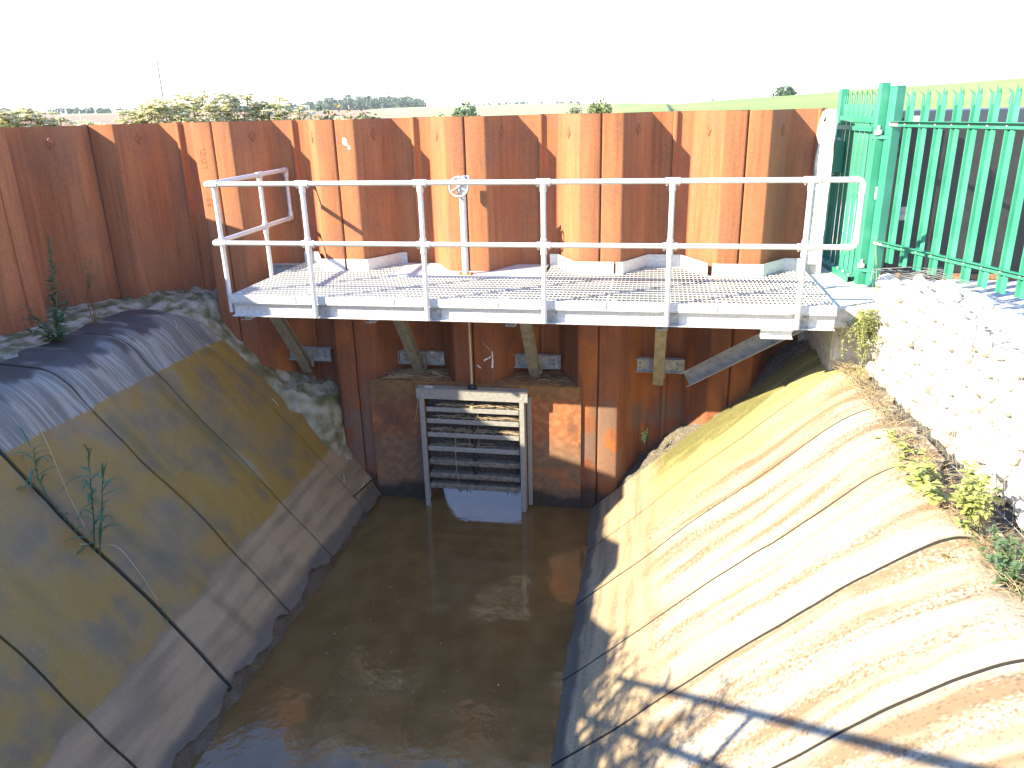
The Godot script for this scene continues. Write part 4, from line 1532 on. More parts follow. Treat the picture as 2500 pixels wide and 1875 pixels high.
func build_fence() -> void:
	var st: SurfaceTool
	var o := Vector3(3.20, 0, -1.23)
	var dir := Vector3(0.382, 0, 0.924).normalized()
	var nrm := Vector3(-dir.z, 0, dir.x)    # towards the basin
	var bas := Basis(dir, Vector3.UP, nrm)
	var f := thing("palisade_fence", "green steel palisade fence standing behind the stone gabion", "fence")
	st = mb()
	bx(st, o + Vector3(0, 0.82, 0), Vector3(0.10, 2.06, 0.10), 0.006, bas)
	bx(st, o + nrm * 0.051 + Vector3(0, 1.845, 0), Vector3(0.10, 0.01, 0.004), 0.0, bas)
	var hp := obj("gate_post", st, M.green, f)
	var pm := pale_mesh(0.22, 1.83)
	var npl := 15
	var end := 0.26 + 0.195 * npl
	for k in npl:
		var p := o + dir * (0.245 + 0.195 * k)
		put("pale", pm, M.green, f, Transform3D(bas.scaled_local(Vector3(1.5, 1, 1.4)), p + nrm * 0.045))
	for y in [1.515, 0.40]:
		st = mb()
		prism(st, PackedVector2Array([Vector2(0, 0), Vector2(0.005, 0), Vector2(0.005, 0.045), Vector2(0.045, 0.045), Vector2(0.045, 0.05), Vector2(0, 0.05)]), o + Vector3(0, y - 0.03, 0) + dir * 0.04 + nrm * 0.058, o + Vector3(0, y - 0.03, 0) + dir * end + nrm * 0.058, nrm, Vector3.UP)
		var rl := obj("rail", st, M.green, f)
		st = mb()
		for k in npl:
			bolt(st, o + dir * (0.245 + 0.195 * k) + nrm * 0.063 + Vector3(0, y - 0.006, 0), nrm, 0.009, 0.008)
		obj("bolts", st, M.bolt, rl)
		st = mb()
		bx(st, o + Vector3(0, y - 0.005, 0) + dir * 0.09 + nrm * 0.066, Vector3(0.12, 0.045, 0.006), 0.002, bas)
		bolt(st, o + Vector3(0, y - 0.005, 0) + dir * 0.06 + nrm * 0.069, nrm, 0.014, 0.014)
		obj("rail_cleat", st, M.bolt, f)
	st = mb()
	bx(st, o + dir * (end + 0.02) + Vector3(0, 0.8, 0), Vector3(0.08, 2.0, 0.08), 0.005, bas)
	obj("post", st, M.green, f)

	# the gate leaf
	var g := thing("palisade_gate", "green steel palisade gate with lock box beside the concrete pier", "gate")
	var a := Vector3(3.10, 0, -1.32)
	var b := Vector3(2.99, 0, -2.50)
	var gd := (b - a).normalized()
	var gn := Vector3(gd.z, 0, -gd.x)       # towards the walkway
	if gn.x > 0: gn = -gn
	var gb := Basis(gd, Vector3.UP, gd.cross(Vector3.UP))
	var L := a.distance_to(b)
	for e in [[0.0, "hinge_stile"], [L, "lock_stile"]]:
		st = mb()
		bx(st, a + gd * e[0] + Vector3(0, 0.86, 0), Vector3(0.085, 2.04 if e[0] == 0.0 else 1.98, 0.085), 0.005, gb)
		obj(e[1], st, M.green, g)
	for y in [1.58, 1.50, -0.03]:
		st = mb()
		if y > 1.55: bx(st, a + gd * L * 0.5 + Vector3(0, y - 0.04, 0), Vector3(L - 0.09, 0.06, 0.06), 0.004, gb)
		elif y > 1.0: bx(st, a + gd * L * 0.5 + gn * 0.045 + Vector3(0, y - 0.045, 0), Vector3(L - 0.12, 0.045, 0.022), 0.003, gb)
		else:
			for h in [[0.06, 0.50], [0.52, 0.96]]:
				bx(st, a + gd * L * (h[0] + h[1]) * 0.5 + gn * 0.03 + Vector3(0, y + 0.03, 0), Vector3(L * (h[1] - h[0]), 0.008, 0.14), 0.002, gb)
				bx(st, a + gd * L * (h[0] + h[1]) * 0.5 + gn * 0.098 + Vector3(0, y - 0.02, 0), Vector3(L * (h[1] - h[0]), 0.10, 0.008), 0.002, gb)
		obj("rail", st, M.green, g)
	var gp := pale_mesh(-0.06, 1.85)
	for k in 7:
		put("pale", gp, M.green, g, Transform3D(Basis(gd * (1.0 if gd.cross(Vector3.UP).dot(gn) > 0 else -1.0), Vector3.UP, gn).scaled_local(Vector3(1.4, 1, 1.4)), a + gd * (0.14 + (L - 0.28) * k / 6.0) + gn * 0.02))
	st = mb()
	for k in 6:
		bolt(st, a + gd * (0.14 + (L - 0.28) * k / 5.0) + gn * 0.07 + Vector3(0, 0.006, 0), Vector3.UP, 0.014, 0.012)
	obj("bolts", st, M.bolt, g)
	# lock box and slide bolt
	st = mb()
	bx(st, a + gd * (L - 0.19) + gn * 0.09 + Vector3(0, 1.15, 0), Vector3(0.30, 0.33, 0.11), 0.006, gb)
	var lb := obj("lock_box", st, M.green, g)
	st = mb()
	tube(st, [a + gd * (L + 0.12) + gn * 0.16 + Vector3(0, 1.20, 0), a + gd * (L - 0.22) + gn * 0.16 + Vector3(0, 1.20, 0)], 0.022, 8)
	bx(st, a + gd * (L - 0.06) + gn * 0.165 + Vector3(0, 1.19, 0), Vector3(0.12, 0.11, 0.06), 0.006, gb)
	bx(st, a + gd * (L + 0.08) + gn * 0.165 + Vector3(0, 1.215, 0), Vector3(0.05, 0.07, 0.05), 0.006, gb)
	obj("slide_bolt", st, M.green, lb)
	st = mb()
	for e in [[-0.08, 1.335], [-0.30, 1.335], [-0.20, 0.965]]:
		bx(st, a + gd * (L + e[0]) + gn * 0.09 + Vector3(0, e[1], 0), Vector3(0.03, 0.035, 0.035), 0.008, gb)
	obj("fixing", st, M.bolt, lb)
	# hinges
	for y in [1.44, 0.15]:
		st = mb()
		bx(st, a.lerp(o, 0.5) + gn * 0.02 + Vector3(0, y - 0.055, 0), Vector3(0.20, 0.035, 0.07), 0.004, Basis((o - a).normalized(), Vector3.UP, (o - a).normalized().cross(Vector3.UP)))
		var hg := obj("hinge", st, M.green, g)
		st = mb()
		lathe(st, [Vector2(0, 0), Vector2(0.034, 0), Vector2(0.04, 0.02), Vector2(0.034, 0.045), Vector2(0.014, 0.05), Vector2(0.014, 0.085), Vector2(0, 0.09)], a.lerp(o, 0.42) + gn * 0.055 + Vector3(0, y - 0.035, 0), Basis.IDENTITY, 10)
		obj("hinge_nut", st, M.bolt, hg)
	st = mb()
	bx(st, o - dir * 0.045 + nrm * 0.055 + Vector3(0, 0.86, 0), Vector3(0.02, 0.12, 0.02), 0.004, bas)
	obj("stop_plate", st, M.bolt, hp)
	var pk := thing("padlock", "small brass padlock hanging from the green gate's lock box", "padlock")
	var pc := a + gd * (L - 0.11) + gn * 0.185 + Vector3(0, 1.085, 0)
	st = mb()
	bx(st, pc, Vector3(0.05, 0.055, 0.024), 0.005, gb)
	obj("body", st, M.brass, pk)
	st = mb()
	var arc := []
	for k in 9:
		var t := PI * k / 8.0
		arc.append(pc + Vector3(0, 0.03, 0) + gd * cos(t) * 0.017 + Vector3(0, sin(t) * 0.032, 0))
	tube(st, arc, 0.004, 6)
	obj("shackle", st, M.bolt, pk)


func build_tank() -> void:
	var t := thing("equipment_kiosk", "large black kiosk box behind the green palisade fence", "kiosk")
	var st := mb()
	bx(st, Vector3(4.85, 0.78, -2.35), Vector3(2.9, 1.62, 1.2), 0.012)
	obj("body", st, M.tank, t)
	st = mb()
	bx(st, Vector3(4.85, 1.545, -2.34), Vector3(2.93, 0.14, 1.24), 0.01)
	obj("lid", st, M.tank_trim, t)
	st = mb()
	bx(st, Vector3(4.85, -0.055, -2.33), Vector3(2.9, 0.06, 1.22), 0.006)
	obj("timber_bearer", st, M.timber, t)
	for x in [3.46, 4.62, 5.6]:
		st = mb()
		bx(st, Vector3(x, 0.72, -1.742), Vector3(0.035, 1.48, 0.016), 0.004)
		obj("panel_rib", st, M.tank_trim, t)
	st = mb()
	bx(st, Vector3(3.575, 1.52, -1.714), Vector3(0.13, 0.09, 0.006), 0.002)
	obj("white_plate", st, M.white, t)
	st = mb()
	bx(st, Vector3(3.50, 1.29, -1.738), Vector3(0.025, 0.15, 0.01), 0.002)
	obj("white_strip", st, M.white, t)
	st = mb()
	bx(st, Vector3(3.53, 0.60, -1.741), Vector3(0.10, 0.14, 0.008), 0.002)
	var gp := obj("grey_plate", st, M.zinc_dull, t)
	st = mb()
	for y in [0.555, 0.645]: bolt(st, Vector3(3.53, y, -1.737), Vector3.BACK, 0.006, 0.004)
	obj("rivet", st, M.bolt, gp)


# ------------------------------------------------------------------ far things
func azel(a: float, r: float) -> Vector3:
	var x := 0.985 + r * sin(deg_to_rad(a))
	var z := 7.06 - r * cos(deg_to_rad(a))
	return Vector3(x, land(x, z), z)

func crown_mesh(lobes: Array, leaves: int, size: float) -> ArrayMesh:
	var st := mb()
	for k in leaves:
		var l = lobes[rng.randi() % lobes.size()]
		var d := Vector3(rv(), rv(), rv())
		while d.length() > 1.0 or d.length() < 0.1: d = Vector3(rv(), rv(), rv())
		d = d.normalized() * pow(d.length(), 0.35)
		var p: Vector3 = l[0] + d * l[1] * rv(0.85, 1.08)
		var nn := (d + Vector3(rv(), rv(), rv()) * 0.7).normalized()
		var x := nn.cross(Vector3(rv(), 1, rv())).normalized() * size * rv(0.6, 1.3)
		var y := nn.cross(x).normalized() * size * rv(0.6, 1.3)
		var g: float = rv(0.65, 1.25) * l[2]
		st.set_color(Color(g * rv(0.9, 1.15), g, g * rv(0.8, 1.1)))
		quad(st, p - x, p - y * 0.6, p + x, p + y, nn)
	return shape(st)

func make_tree(called: String, label: String, at: Vector3, h: float, w: float, m: Material, leaves := 900, trunk := true, group := "") -> Node3D:
	var t := thing(called, label, "tree" if trunk else "bush", at, group)
	var lobes := []
	var n := 9
	for k in n:
		var a := TAU * k / n + rv() * 0.5
		var rr := w * 0.5 * rv(0.25, 0.62)
		lobes.append([Vector3(cos(a) * rr, h * rv(0.38, 0.66) if trunk else h * rv(0.25, 0.6), sin(a) * rr), w * rv(0.2, 0.3), rv(0.75, 1.2)])
	lobes.append([Vector3(rv() * w * 0.08, h * 0.74, rv() * w * 0.08), w * 0.26, 1.05])
	lobes.append([Vector3(0, h * 0.45, 0), w * 0.34, 0.85])
	put("crown", crown_mesh(lobes, leaves, w * 0.045), m, t)
	var st := mb()
	tube(st, [Vector3(0, -0.5, 0), Vector3(w * 0.01, h * 0.25, 0), Vector3(0, h * 0.45, 0)], h * 0.035, 7, h * 0.012)
	for k in 5:
		var a := TAU * k / 5.0
		tube(st, [Vector3(0, h * 0.25, 0), Vector3(cos(a) * w * 0.25, h * 0.55, sin(a) * w * 0.25)], h * 0.015, 5, h * 0.005)
	obj("trunk", st, M.bark, t)
	return t

func build_far() -> void:
	# a wooded hill, trees that read as one mass
	var lobes := []
	for k in 520:
		var a := rv(-25.5, -16.2)
		var f: float = (a + 25.5) / 9.3
		var prof_h: float = lerp(3.0, 9.5, smoothstep(0.0, 0.5, f)) * 1.12 * lerp(1.0, 0.55, smoothstep(0.72, 1.0, f)) * (1.0 + 0.25 * sin(a * 7.0) * sin(a * 2.3))
		var r := rv(600.0, 700.0)
		var p := azel(a, r)
		lobes.append([p + Vector3(0, prof_h * rv(0.02, 0.76), 0), rv(1.6, 4.2), rv(0.6, 1.35)])
	var o := put("woodland", crown_mesh(lobes, 26000, 0.75), M.wood_far)
	tag(o, "far wooded hill rising behind the wall, left of the middle", "woodland", "", "stuff")
	lobes = []
	for k in 200:
		var a := rv(-46.0, -25.0)
		if rng.randf() < 0.25: continue
		var p := azel(a, rv(610.0, 660.0))
		lobes.append([p + Vector3(0, rv(0.2, 2.9), 0), rv(1.5, 2.8), rv(0.6, 1.3)])
	o = put("hedgerow", crown_mesh(lobes, 15000, 0.75), M.wood_far)
	tag(o, "long far hedge along the horizon at the left", "hedge", "", "stuff")
	lobes = []
	for k in 60:
		var a := rv(-13.0, -5.0)
		var p := azel(a, rv(660.0, 700.0))
		lobes.append([p + Vector3(0, rv(0.4, 2.0), 0), rv(0.8, 1.8), rv(0.7, 1.3)])
	o = put("hedgerow", crown_mesh(lobes, 2400, 0.5), M.wood_far)
	tag(o, "faint far hedge on the pale field's skyline, middle of the picture", "hedge", "", "stuff")
	var trees := [[-40.6, 600, 6.2, 9.0, "domed dark tree on the horizon, leftmost in the picture"], [-36.4, 610, 4.2, 7.0, "low round tree on the left horizon behind white weeds"], [-33.6, 600, 5.5, 5.5, "pointed dark tree just left of the telegraph pole"], [-29.0, 590, 5.0, 9.0, "wide pale-green tree behind the middle of the white weeds"], [-26.6, 600, 6.6, 6.0, "tall tree at the left foot of the wooded hill"], [-25.2, 610, 7.4, 5.0, "narrow tree standing up from the wooded hill's left end"]]
	for e in trees:
		make_tree("tree", e[4], azel(e[0], e[1]), e[2], e[3], M.wood_far if rng.randf() < 0.6 else M.wood_far2, 420)
	make_tree("bush", "round dark-green bush standing above the wall left of centre", azel(-13.3, 62.0) - Vector3(0, 0.2, 0), 2.35, 2.7, M.leaf_blue, 1500, false)
	make_tree("bush", "low pale shrub touching the round bush on its left side", azel(-14.9, 60.0) - Vector3(0, 0.3, 0), 1.75, 2.4, M.leaf_pale, 500, false)
	make_tree("bush", "brownish-green bush above the wall, left of two neighbours", azel(-23.4, 34.0), 1.84, 2.2, M.wood_far2, 700, false)
	make_tree("bush", "brownish-green bush above the wall with white flowers before it", azel(-21.9, 35.0), 1.80, 2.3, M.leaf_yellow, 700, false)
	make_tree("bush", "small dark bush above the wall right of the brownish bushes", azel(-20.0, 35.0), 1.78, 2.0, M.wood_far2, 600, false)
	make_tree("bush", "small round bush above the wall, left of a pair", azel(-5.6, 80.0), 2.0, 1.9, M.wood_far2, 500, false)
	make_tree("bush", "low spreading bush above the wall where the green hill starts", azel(-4.0, 82.0), 2.0, 3.2, M.leaf_pale, 600, false)
	make_tree("bush", "dark mound of scrub on the green hill's skyline", azel(8.25, 166.0) - Vector3(0, 0.45, 0), 1.45, 5.4, M.leaf_dark, 800, false)
	make_tree("bush", "tiny dark tuft on the green hill's skyline", azel(3.6, 166.0) - Vector3(0, 0.1, 0), 0.55, 1.8, M.leaf_dark, 200, false)
	var p := thing("telegraph_pole", "tall thin telegraph pole against the white sky at left", "telegraph pole", azel(-33.0, 150.0))
	var st := mb()
	var hh := 9.0 + 1.7 - azel(-33.0, 150.0).y
	tube(st, [Vector3(0, -1, 0), Vector3(0, hh, 0)], 0.18, 8, 0.13)
	obj("pole", st, M.polewood, p)
	st = mb()
	bx(st, Vector3(0, hh - 0.25, 0), Vector3(1.6, 0.12, 0.12), 0.0, Basis(Vector3.UP, -0.5))
	obj("crossarm", st, M.polewood, p)
	st = mb()
	for x in [-0.7, -0.3, 0.3, 0.7]:
		tube(st, [Vector3(x, hh - 0.2, x * 0.5), Vector3(x, hh + 0.05, x * 0.5)], 0.05, 6)
	obj("insulators", st, M.zinc_dull, p)
	for e in [[-23.95, 200.0, "thin pale pole in the ploughed field before the wooded hill"], [-21.3, 210.0, "thin pale pole standing just in front of the wood's middle"], [-37.9, 210.0, "thin pale pole in the field at the far left"]]:
		st = mb()
		var q := azel(e[1] * 0.0 + e[0], e[1])
		tube(st, [q + Vector3(0, -0.5, 0), q + Vector3(0, 2.9 - q.y + 0.8, 0)], 0.09, 6, 0.07)
		tag(obj("field_pole", st, M.zinc, self), e[2], "pole")


# ------------------------------------------------------------------ plants
func weed_flower(called: String, label: String, at: Vector3, h: float, group: String) -> Node3D:
	var t := thing(called, label, "wildflower", at, group)
	var sm := mb()
	var fl := mb()
	var lf := mb()
	for k in 9:
		var top := Vector3(rv() * 0.34, h * rv(0.80, 1.02), rv() * 0.22)
		tube(sm, [Vector3(rv() * 0.05, 0, rv() * 0.05), top * Vector3(0.5, 0.55, 0.5), top], 0.008, 5, 0.004)
		for j in 4:
			var q := top + Vector3(rv() * 0.14, rv(-0.16, 0.05), rv() * 0.12)
			tube(sm, [top - Vector3(0, 0.15, 0), q], 0.003, 3)
			for u in 26:
				var c := q + Vector3(rv() * 0.055, rv(-0.01, 0.016), rv() * 0.055)
				var s := rv(0.015, 0.030)
				var e := Vector3(rv() * 0.5, 1, rv() * 0.5).normalized()
				var x := e.cross(Vector3(rv(), 0.1, rv())).normalized() * s
				var y := e.cross(x).normalized() * s
				quad(fl, c - x, c - y, c + x, c + y, e)
	for k in 44:
		var y := h * rv(0.6, 0.96)
		leaf(lf, Vector3(rv() * 0.2, y, rv() * 0.16), rdir(rv(0.0, 0.7)), rv(0.07, 0.15), rv(0.03, 0.055), 0.35, 2)
	obj("stems", sm, M.leaf_pale, t)
	obj("flowers", fl, M.blossom, t).set_meta("kind", "stuff")
	obj("leaves", lf, M.leaf_lime, t)
	return t

func build_plants() -> void:
	# white-flowered weeds standing behind the wall
	var wa := weed_flower("flowering_weed", "white-flowered weed showing above the rusty wall's far left corner", azel(-41.3, 12.2), 1.77, "white weeds above the wall's left corner")
	var base_l := "white-flowered weed showing above the rusty wall's far left corner"
	var i := 0
	for e in [[-42.3, 12.0, 1.0], [-40.4, 12.3, 1.0], [-39.2, 12.4, 0.93], [-38.0, 12.6, 0.9]]:
		copy_of(wa, Transform3D(Basis(Vector3.UP, e[0]).scaled(Vector3(1, e[2], 1)), azel(e[0], e[1])), base_l, "white weeds above the wall's left corner")
	var wb := weed_flower("flowering_weed", "white-flowered weed in the long row above the wall, around the telegraph pole", azel(-34.3, 11.9), 1.77, "white weeds in the row above the wall")
	for e in [[-35.2, 11.8, 0.95], [-33.4, 12.0, 1.03], [-32.5, 11.7, 0.99], [-31.6, 12.2, 1.04], [-30.7, 11.8, 1.03], [-29.8, 12.1, 1.05], [-28.9, 11.9, 1.03], [-28.0, 12.2, 1.04], [-27.1, 11.9, 1.0], [-26.2, 12.2, 0.98], [-25.4, 12.0, 0.94]]:
		copy_of(wb, Transform3D(Basis(Vector3.UP, e[0] * 3.0).scaled(Vector3(1, e[2], 1)), azel(e[0], e[1])), "white-flowered weed in the long row above the wall, around the telegraph pole", "white weeds in the row above the wall")
	weed_flower("flowering_weed", "small white-flowered weed in front of the brownish bushes above the wall", azel(-21.6, 11.8), 1.60, "")
	var sg := mb()
	for k in 70:
		var q := azel(rv(-36.0, -24.0), rv(11.5, 13.0))
		for j in 5:
			leaf(sg, q + Vector3(rv() * 0.1, rv(0.9, 1.5), rv() * 0.1), rdir(rv(0.3, 2.0)), rv(0.12, 0.28), rv(0.015, 0.05), 0.3, 2)
	tag(obj("undergrowth", sg, M.leaf_lime), "yellow-green undergrowth between the white weeds above the wall", "undergrowth", "", "stuff")

	# tall green weed by the wing wall
	var t := thing("tall_weed", "tall bushy dark-green weed growing beside the wing wall", "weed", Vector3(-4.914, -0.42, 0.458))
	var st := mb()
	var lf := mb()
	var ly := mb()
	var lean := Vector3(0.16, 1.09, 0.0)
	tube(st, [Vector3.ZERO, lean * 0.5 + Vector3(0.03, 0, 0), lean], 0.010, 6, 0.003)
	for k in 74:
		var f := pow(k / 74.0, 0.8)
		var p := lean * f
		var long: float = lerp(0.15, 0.045, f)
		for j in 2:
			leaf(lf, p + Vector3(rv() * 0.01, rv() * 0.01, 0), rdir(rv(0.2, 0.9)), long * rv(0.7, 1.2), long * 0.34, 0.3, 2)
	for br in [[Vector3(-0.22, 0.40, 0.06), 0.03], [Vector3(0.24, 0.36, 0.1), 0.03], [Vector3(0.16, 0.52, -0.1), 0.1], [Vector3(-0.12, 0.30, 0.15), 0.02], [Vector3(0.22, 0.20, 0.12), 0.02], [Vector3(-0.24, 0.18, 0.1), 0.02], [Vector3(0.02, 0.16, 0.2), 0.0]]:
		var b0: Vector3 = lean * br[1]
		tube(st, [b0, b0.lerp(br[0], 0.5) + Vector3(0, 0.02, 0), br[0]], 0.005, 5, 0.002)
		for k in 30:
			var p := b0.lerp(br[0], rv(0.25, 1.05))
			leaf(ly if (br[0].y < 0.19 and k % 3 == 0) else lf, p, rdir(rv(0.0, 0.8)), rv(0.05, 0.11), rv(0.02, 0.04), 0.35, 2)
	obj("stem", st, M.leaf, t)
	obj("leaves", lf, M.leaf_dark, t)
	obj("yellow_leaves", ly, M.leaf_yellow, t)
	# reddish drying weed
	t = thing("dry_weed", "reddish half-dried weed with narrow leaves beside the wing wall", "weed", Vector3(-4.854, -0.43, -0.062))
	st = mb(); lf = mb(); ly = mb()
	for k in 5:
		var top := Vector3(rv(-0.05, 0.16), rv(0.62, 0.90), rv() * 0.08)
		var kink := Vector3(rv() * 0.06, 0.35, rv() * 0.05)
		tube(st, [Vector3(rv() * 0.03, 0, rv() * 0.03), kink, top], 0.005, 5, 0.002)
		for j in 20:
			var f := rv(0.25, 1.0)
			var p := kink.lerp(top, (f - 0.4) / 0.6) if f > 0.4 else kink * f / 0.4
			leaf(lf if (f > 0.55 and rng.randf() < 0.75) else ly, p, rdir(rv(-0.1, 0.6)), rv(0.06, 0.12), rv(0.010, 0.018), 0.25, 2)
	obj("stem", st, M.leaf_rust, t)
	obj("leaves", lf, M.leaf, t)
	obj("dry_leaves", ly, M.leaf_rust, t)

	# reeds rooted in the open seam of the left bank
	var reeds := [[Vector3(-3.40, -1.585, 2.27), Vector3(0.16, 0.86, 0.02), 22, 0.27, "leafy green reed rooted in the bank's open seam, tallest"], [Vector3(-3.36, -1.63, 2.28), Vector3(0.11, 0.66, -0.10), 16, 0.25, "shorter green reed rooted just below the tallest reed"], [Vector3(-3.72, -1.09, 2.26), Vector3(-0.13, 0.34, -0.12), 12, 0.32, "arching green reed higher up the bank's open seam"]]
	for e in reeds:
		t = thing("reed", e[4], "reed", e[0])
		st = mb(); lf = mb()
		var up: Vector3 = e[1]
		var bend := Vector3(rv() * 0.03, 0, rv() * 0.03)
		tube(st, [Vector3(0, -0.03, 0), up * 0.35 + bend, up * 0.7 + bend * 0.6, up], 0.007, 6, 0.003)
		var turn := rng.randf() * TAU
		for k in e[2]:
			var f: float = lerp(0.10, 1.0, pow(k / float(e[2] - 1), 0.85)) + rv() * 0.02
			turn += PI + rv() * 0.9
			var side := Vector3(cos(turn), rv(0.25, 1.3), sin(turn) * 0.8).normalized()
			leaf(lf, up * min(f, 1.0) + bend * 0.7, side if f < 0.93 else (up.normalized() + side * 0.25), e[3] * rv(0.55, 1.25), 0.024 * rv(0.7, 1.1), rv(0.3, 1.0), 6)
		obj("stem", st, M.reed, t)
		obj("leaves", lf, M.reed, t)
	var stalks := [[[Vector3(-3.43, -1.38, 2.27), Vector3(-3.52, -1.05, 2.27), Vector3(-3.60, -0.72, 2.25), Vector3(-3.68, -0.52, 2.22)], "pale dry stalk leaning up the bank left of the reeds"], [[Vector3(-3.37, -1.55, 2.29), Vector3(-3.14, -1.50, 2.32), Vector3(-2.96, -1.70, 2.35), Vector3(-2.82, -1.93, 2.38)], "pale dry stalk arching down the bank right of the reeds"], [[Vector3(-3.42, -1.52, 2.29), Vector3(-3.56, -1.46, 2.42), Vector3(-3.66, -1.40, 2.55)], "pale dry stalk lying out to the left of the reed base"], [[Vector3(-3.32, -1.68, 2.30), Vector3(-3.22, -1.80, 2.36), Vector3(-3.22, -1.83, 2.44), Vector3(-3.36, -1.66, 2.5), Vector3(-3.34, -1.64, 2.38)], "looped dry root trailing below the reeds on the bank"]]
	for e in stalks:
		st = mb()
		tube(st, curve(e[0]), 0.0045, 5, 0.002)
		tag(obj("dry_stalk", st, M.straw), e[1], "stalk")
	# short grass in the same seam lower down
	t = thing("grass_tuft", "small green grass tuft in the open seam below the reeds", "grass", Vector3(-2.98, -2.06, 2.27))
	lf = mb()
	for k in 46:
		var x := rv(-0.14, 0.14)
		leaf(lf, Vector3(x, -x * 1.15 + 0.0, rv() * 0.012), rdir(rv(0.2, 1.4)), rv(0.04, 0.12), 0.006, 0.5, 3)
	obj("blades", lf, M.reed, t)
	t = thing("grass_tuft", "dark grass lying in the open seam above the reeds", "grass", Vector3(-3.58, -1.30, 2.265))
	lf = mb()
	for k in 60:
		var x := rv(-0.16, 0.14)
		leaf(lf, Vector3(x, -x * 1.15 + 0.0, rv() * 0.014), rdir(rv(0.1, 0.8)), rv(0.03, 0.09), 0.006, 0.6, 3)
	obj("blades", lf, M.reed, t)

	# trailing plant round the gate post foot
	t = thing("trailing_plant", "yellow-green trailing plant hanging over the slab edge by the gate post", "climbing plant", Vector3(2.95, -0.15, -0.30))
	st = mb(); lf = mb()
	for k in 46:
		var a := Vector3(rv(-0.12, 0.20), rv(-0.05, 0.06), rv(-0.25, 0.1))
		var b := a + Vector3(rv(-0.14, 0.06), rv(-0.15, 0.06), rv(0.0, 0.22))
		var c := b + Vector3(rv(-0.08, 0.04), rv(-0.36, -0.02), rv(0.0, 0.12))
		tube(st, [a, b, c], 0.003, 4, 0.0015, false)
		for j in 24:
			var p := a.lerp(b, rng.randf()) if j % 2 else b.lerp(c, rng.randf())
			leaf(lf, p + Vector3(rv() * 0.02, rv() * 0.02, rv() * 0.02), rdir(rv(-0.2, 0.7)), rv(0.022, 0.05), rv(0.012, 0.026), 0.3, 2)
	for e in [[-0.26, 0.10, 0.30], [-0.32, 0.08, 0.40], [-0.20, 0.14, 0.26], [-0.14, 0.16, 0.34], [-0.37, 0.05, 0.22]]:
		var q := Vector3(e[0] + 0.06, -0.02, e[1] - 0.1)
		tube(st, [Vector3(e[0] + 0.12, 0.02, e[1] - 0.14), q, q + Vector3(-0.03, -e[2] * 0.6, 0.02), q + Vector3(-0.01, -e[2], 0.03), q + Vector3(0.02, -e[2] + 0.015, 0.03)], 0.004, 5, 0.003)
	for k in 3:
		tube(st, [Vector3(0.17 + k * 0.02, 0.0, -0.45), Vector3(0.19, 0.3, -0.60), Vector3(0.17 + k * 0.015, 0.62 - k * 0.12, -0.72)], 0.0035, 4, 0.002)
	obj("stems", st, M.leaf_lime, t)
	obj("leaves", lf, M.leaf_lime, t)

	# broad-leaved plants along the foot of the gabion
	var broad := [[Vector3(2.88, -0.74, 2.10), 0.22, 0.085, M.leaf_lime, "broad-leaved pale green plant at the gabion foot, middle of three"], [Vector3(2.97, -0.76, 2.55), 0.46, 0.06, M.leaf_lime, "tall leafy nettle-like plant climbing against the gabion"], [Vector3(3.0, -0.80, 3.02), 0.26, 0.05, M.leaf_blue, "low dense blue-green plant at the gabion foot, nearest the viewer"]]
	for e in broad:
		t = thing("broadleaf_weed", e[4], "weed", e[0])
		st = mb(); lf = mb()
		for k in 15:
			var q := Vector3(rv(-0.20, 0.08), e[1] * rv(0.25, 1.0), rv(-0.28, 0.28))
			tube(st, [Vector3(rv() * 0.05, 0, rv() * 0.08), q * Vector3(0.5, 0.65, 0.5), q], 0.004, 4, 0.002, false)
			for j in (9 if e[2] > 0.07 else 16):
				var p := q * rv(0.45, 1.0) + Vector3(0, rv(-0.01, 0.03), 0)
				leaf(lf, p, rdir(rv(0.0, 0.6)), e[2] * rv(0.55, 1.1), e[2] * rv(0.45, 0.75), 0.35, 3)
		obj("stems", st, M.leaf_pale, t)
		obj("leaves", lf, e[3], t)
	var few := [[Vector3(2.78, -0.72, 1.62), "single small leafy sprig on the right bank's crest"], [Vector3(2.84, -0.75, 1.30), "thin grassy sprig at the crest beside the gabion foot"]]
	for e in few:
		t = thing("sprig", e[1], "weed", e[0])
		st = mb(); lf = mb()
		for k in 5:
			var q := Vector3(rv(-0.1, 0.1), rv(0.04, 0.14), rv(-0.1, 0.1))
			tube(st, [Vector3.ZERO, q], 0.003, 4, 0.001, false)
			for j in 4: leaf(lf, q * rv(0.5, 1.0), rdir(rv(0.0, 0.5)), rv(0.05, 0.09), rv(0.025, 0.05), 0.3, 3)
		obj("stems", st, M.leaf_pale, t)
		obj("leaves", lf, M.leaf_lime, t)
	# moss ball
	st = mb()
	for k in 160:
		var d := rdir(rv(0.0, 1.2)) * Vector3(0.036, 0.018, 0.03)
		leaf(st, Vector3(2.78, -0.835, 2.72) + d, d + Vector3(rv(), 1, rv()) * 0.02, 0.014, 0.008, 0.2, 2)
	tag(obj("moss_cushion", st, M.leaf_yellow), "small olive moss cushion alone on the sunlit crest", "moss")
	# dead grass and litter along the foot of the gabion
	st = mb()
	var dk := mb()
	for k in 900:
		var z := rv(-0.5, 3.3)
		var p := Vector3(2.86 + 0.05 * z * 0.6 + rv() * 0.09, -0.70 - 0.05 * smoothstep(1.2, 3.2, z) + rv(0.0, 0.05), z)
		var d := rdir(rv(0.0, 0.7)) * rv(0.04, 0.18)
		tube(st if k % 3 else dk, [p, p + d * 0.5 + Vector3(0, 0.012, 0), p + d], 0.0022, 3, 0.001, false)
	var dg := thing("dead_grass", "straw-coloured dead grass along the foot of the gabion", "dead grass")
	tag(dg, "", "", "", "stuff")
	obj("stems", st, M.straw, dg)
	obj("dark_stems", dk, M.straw_dark, dg)
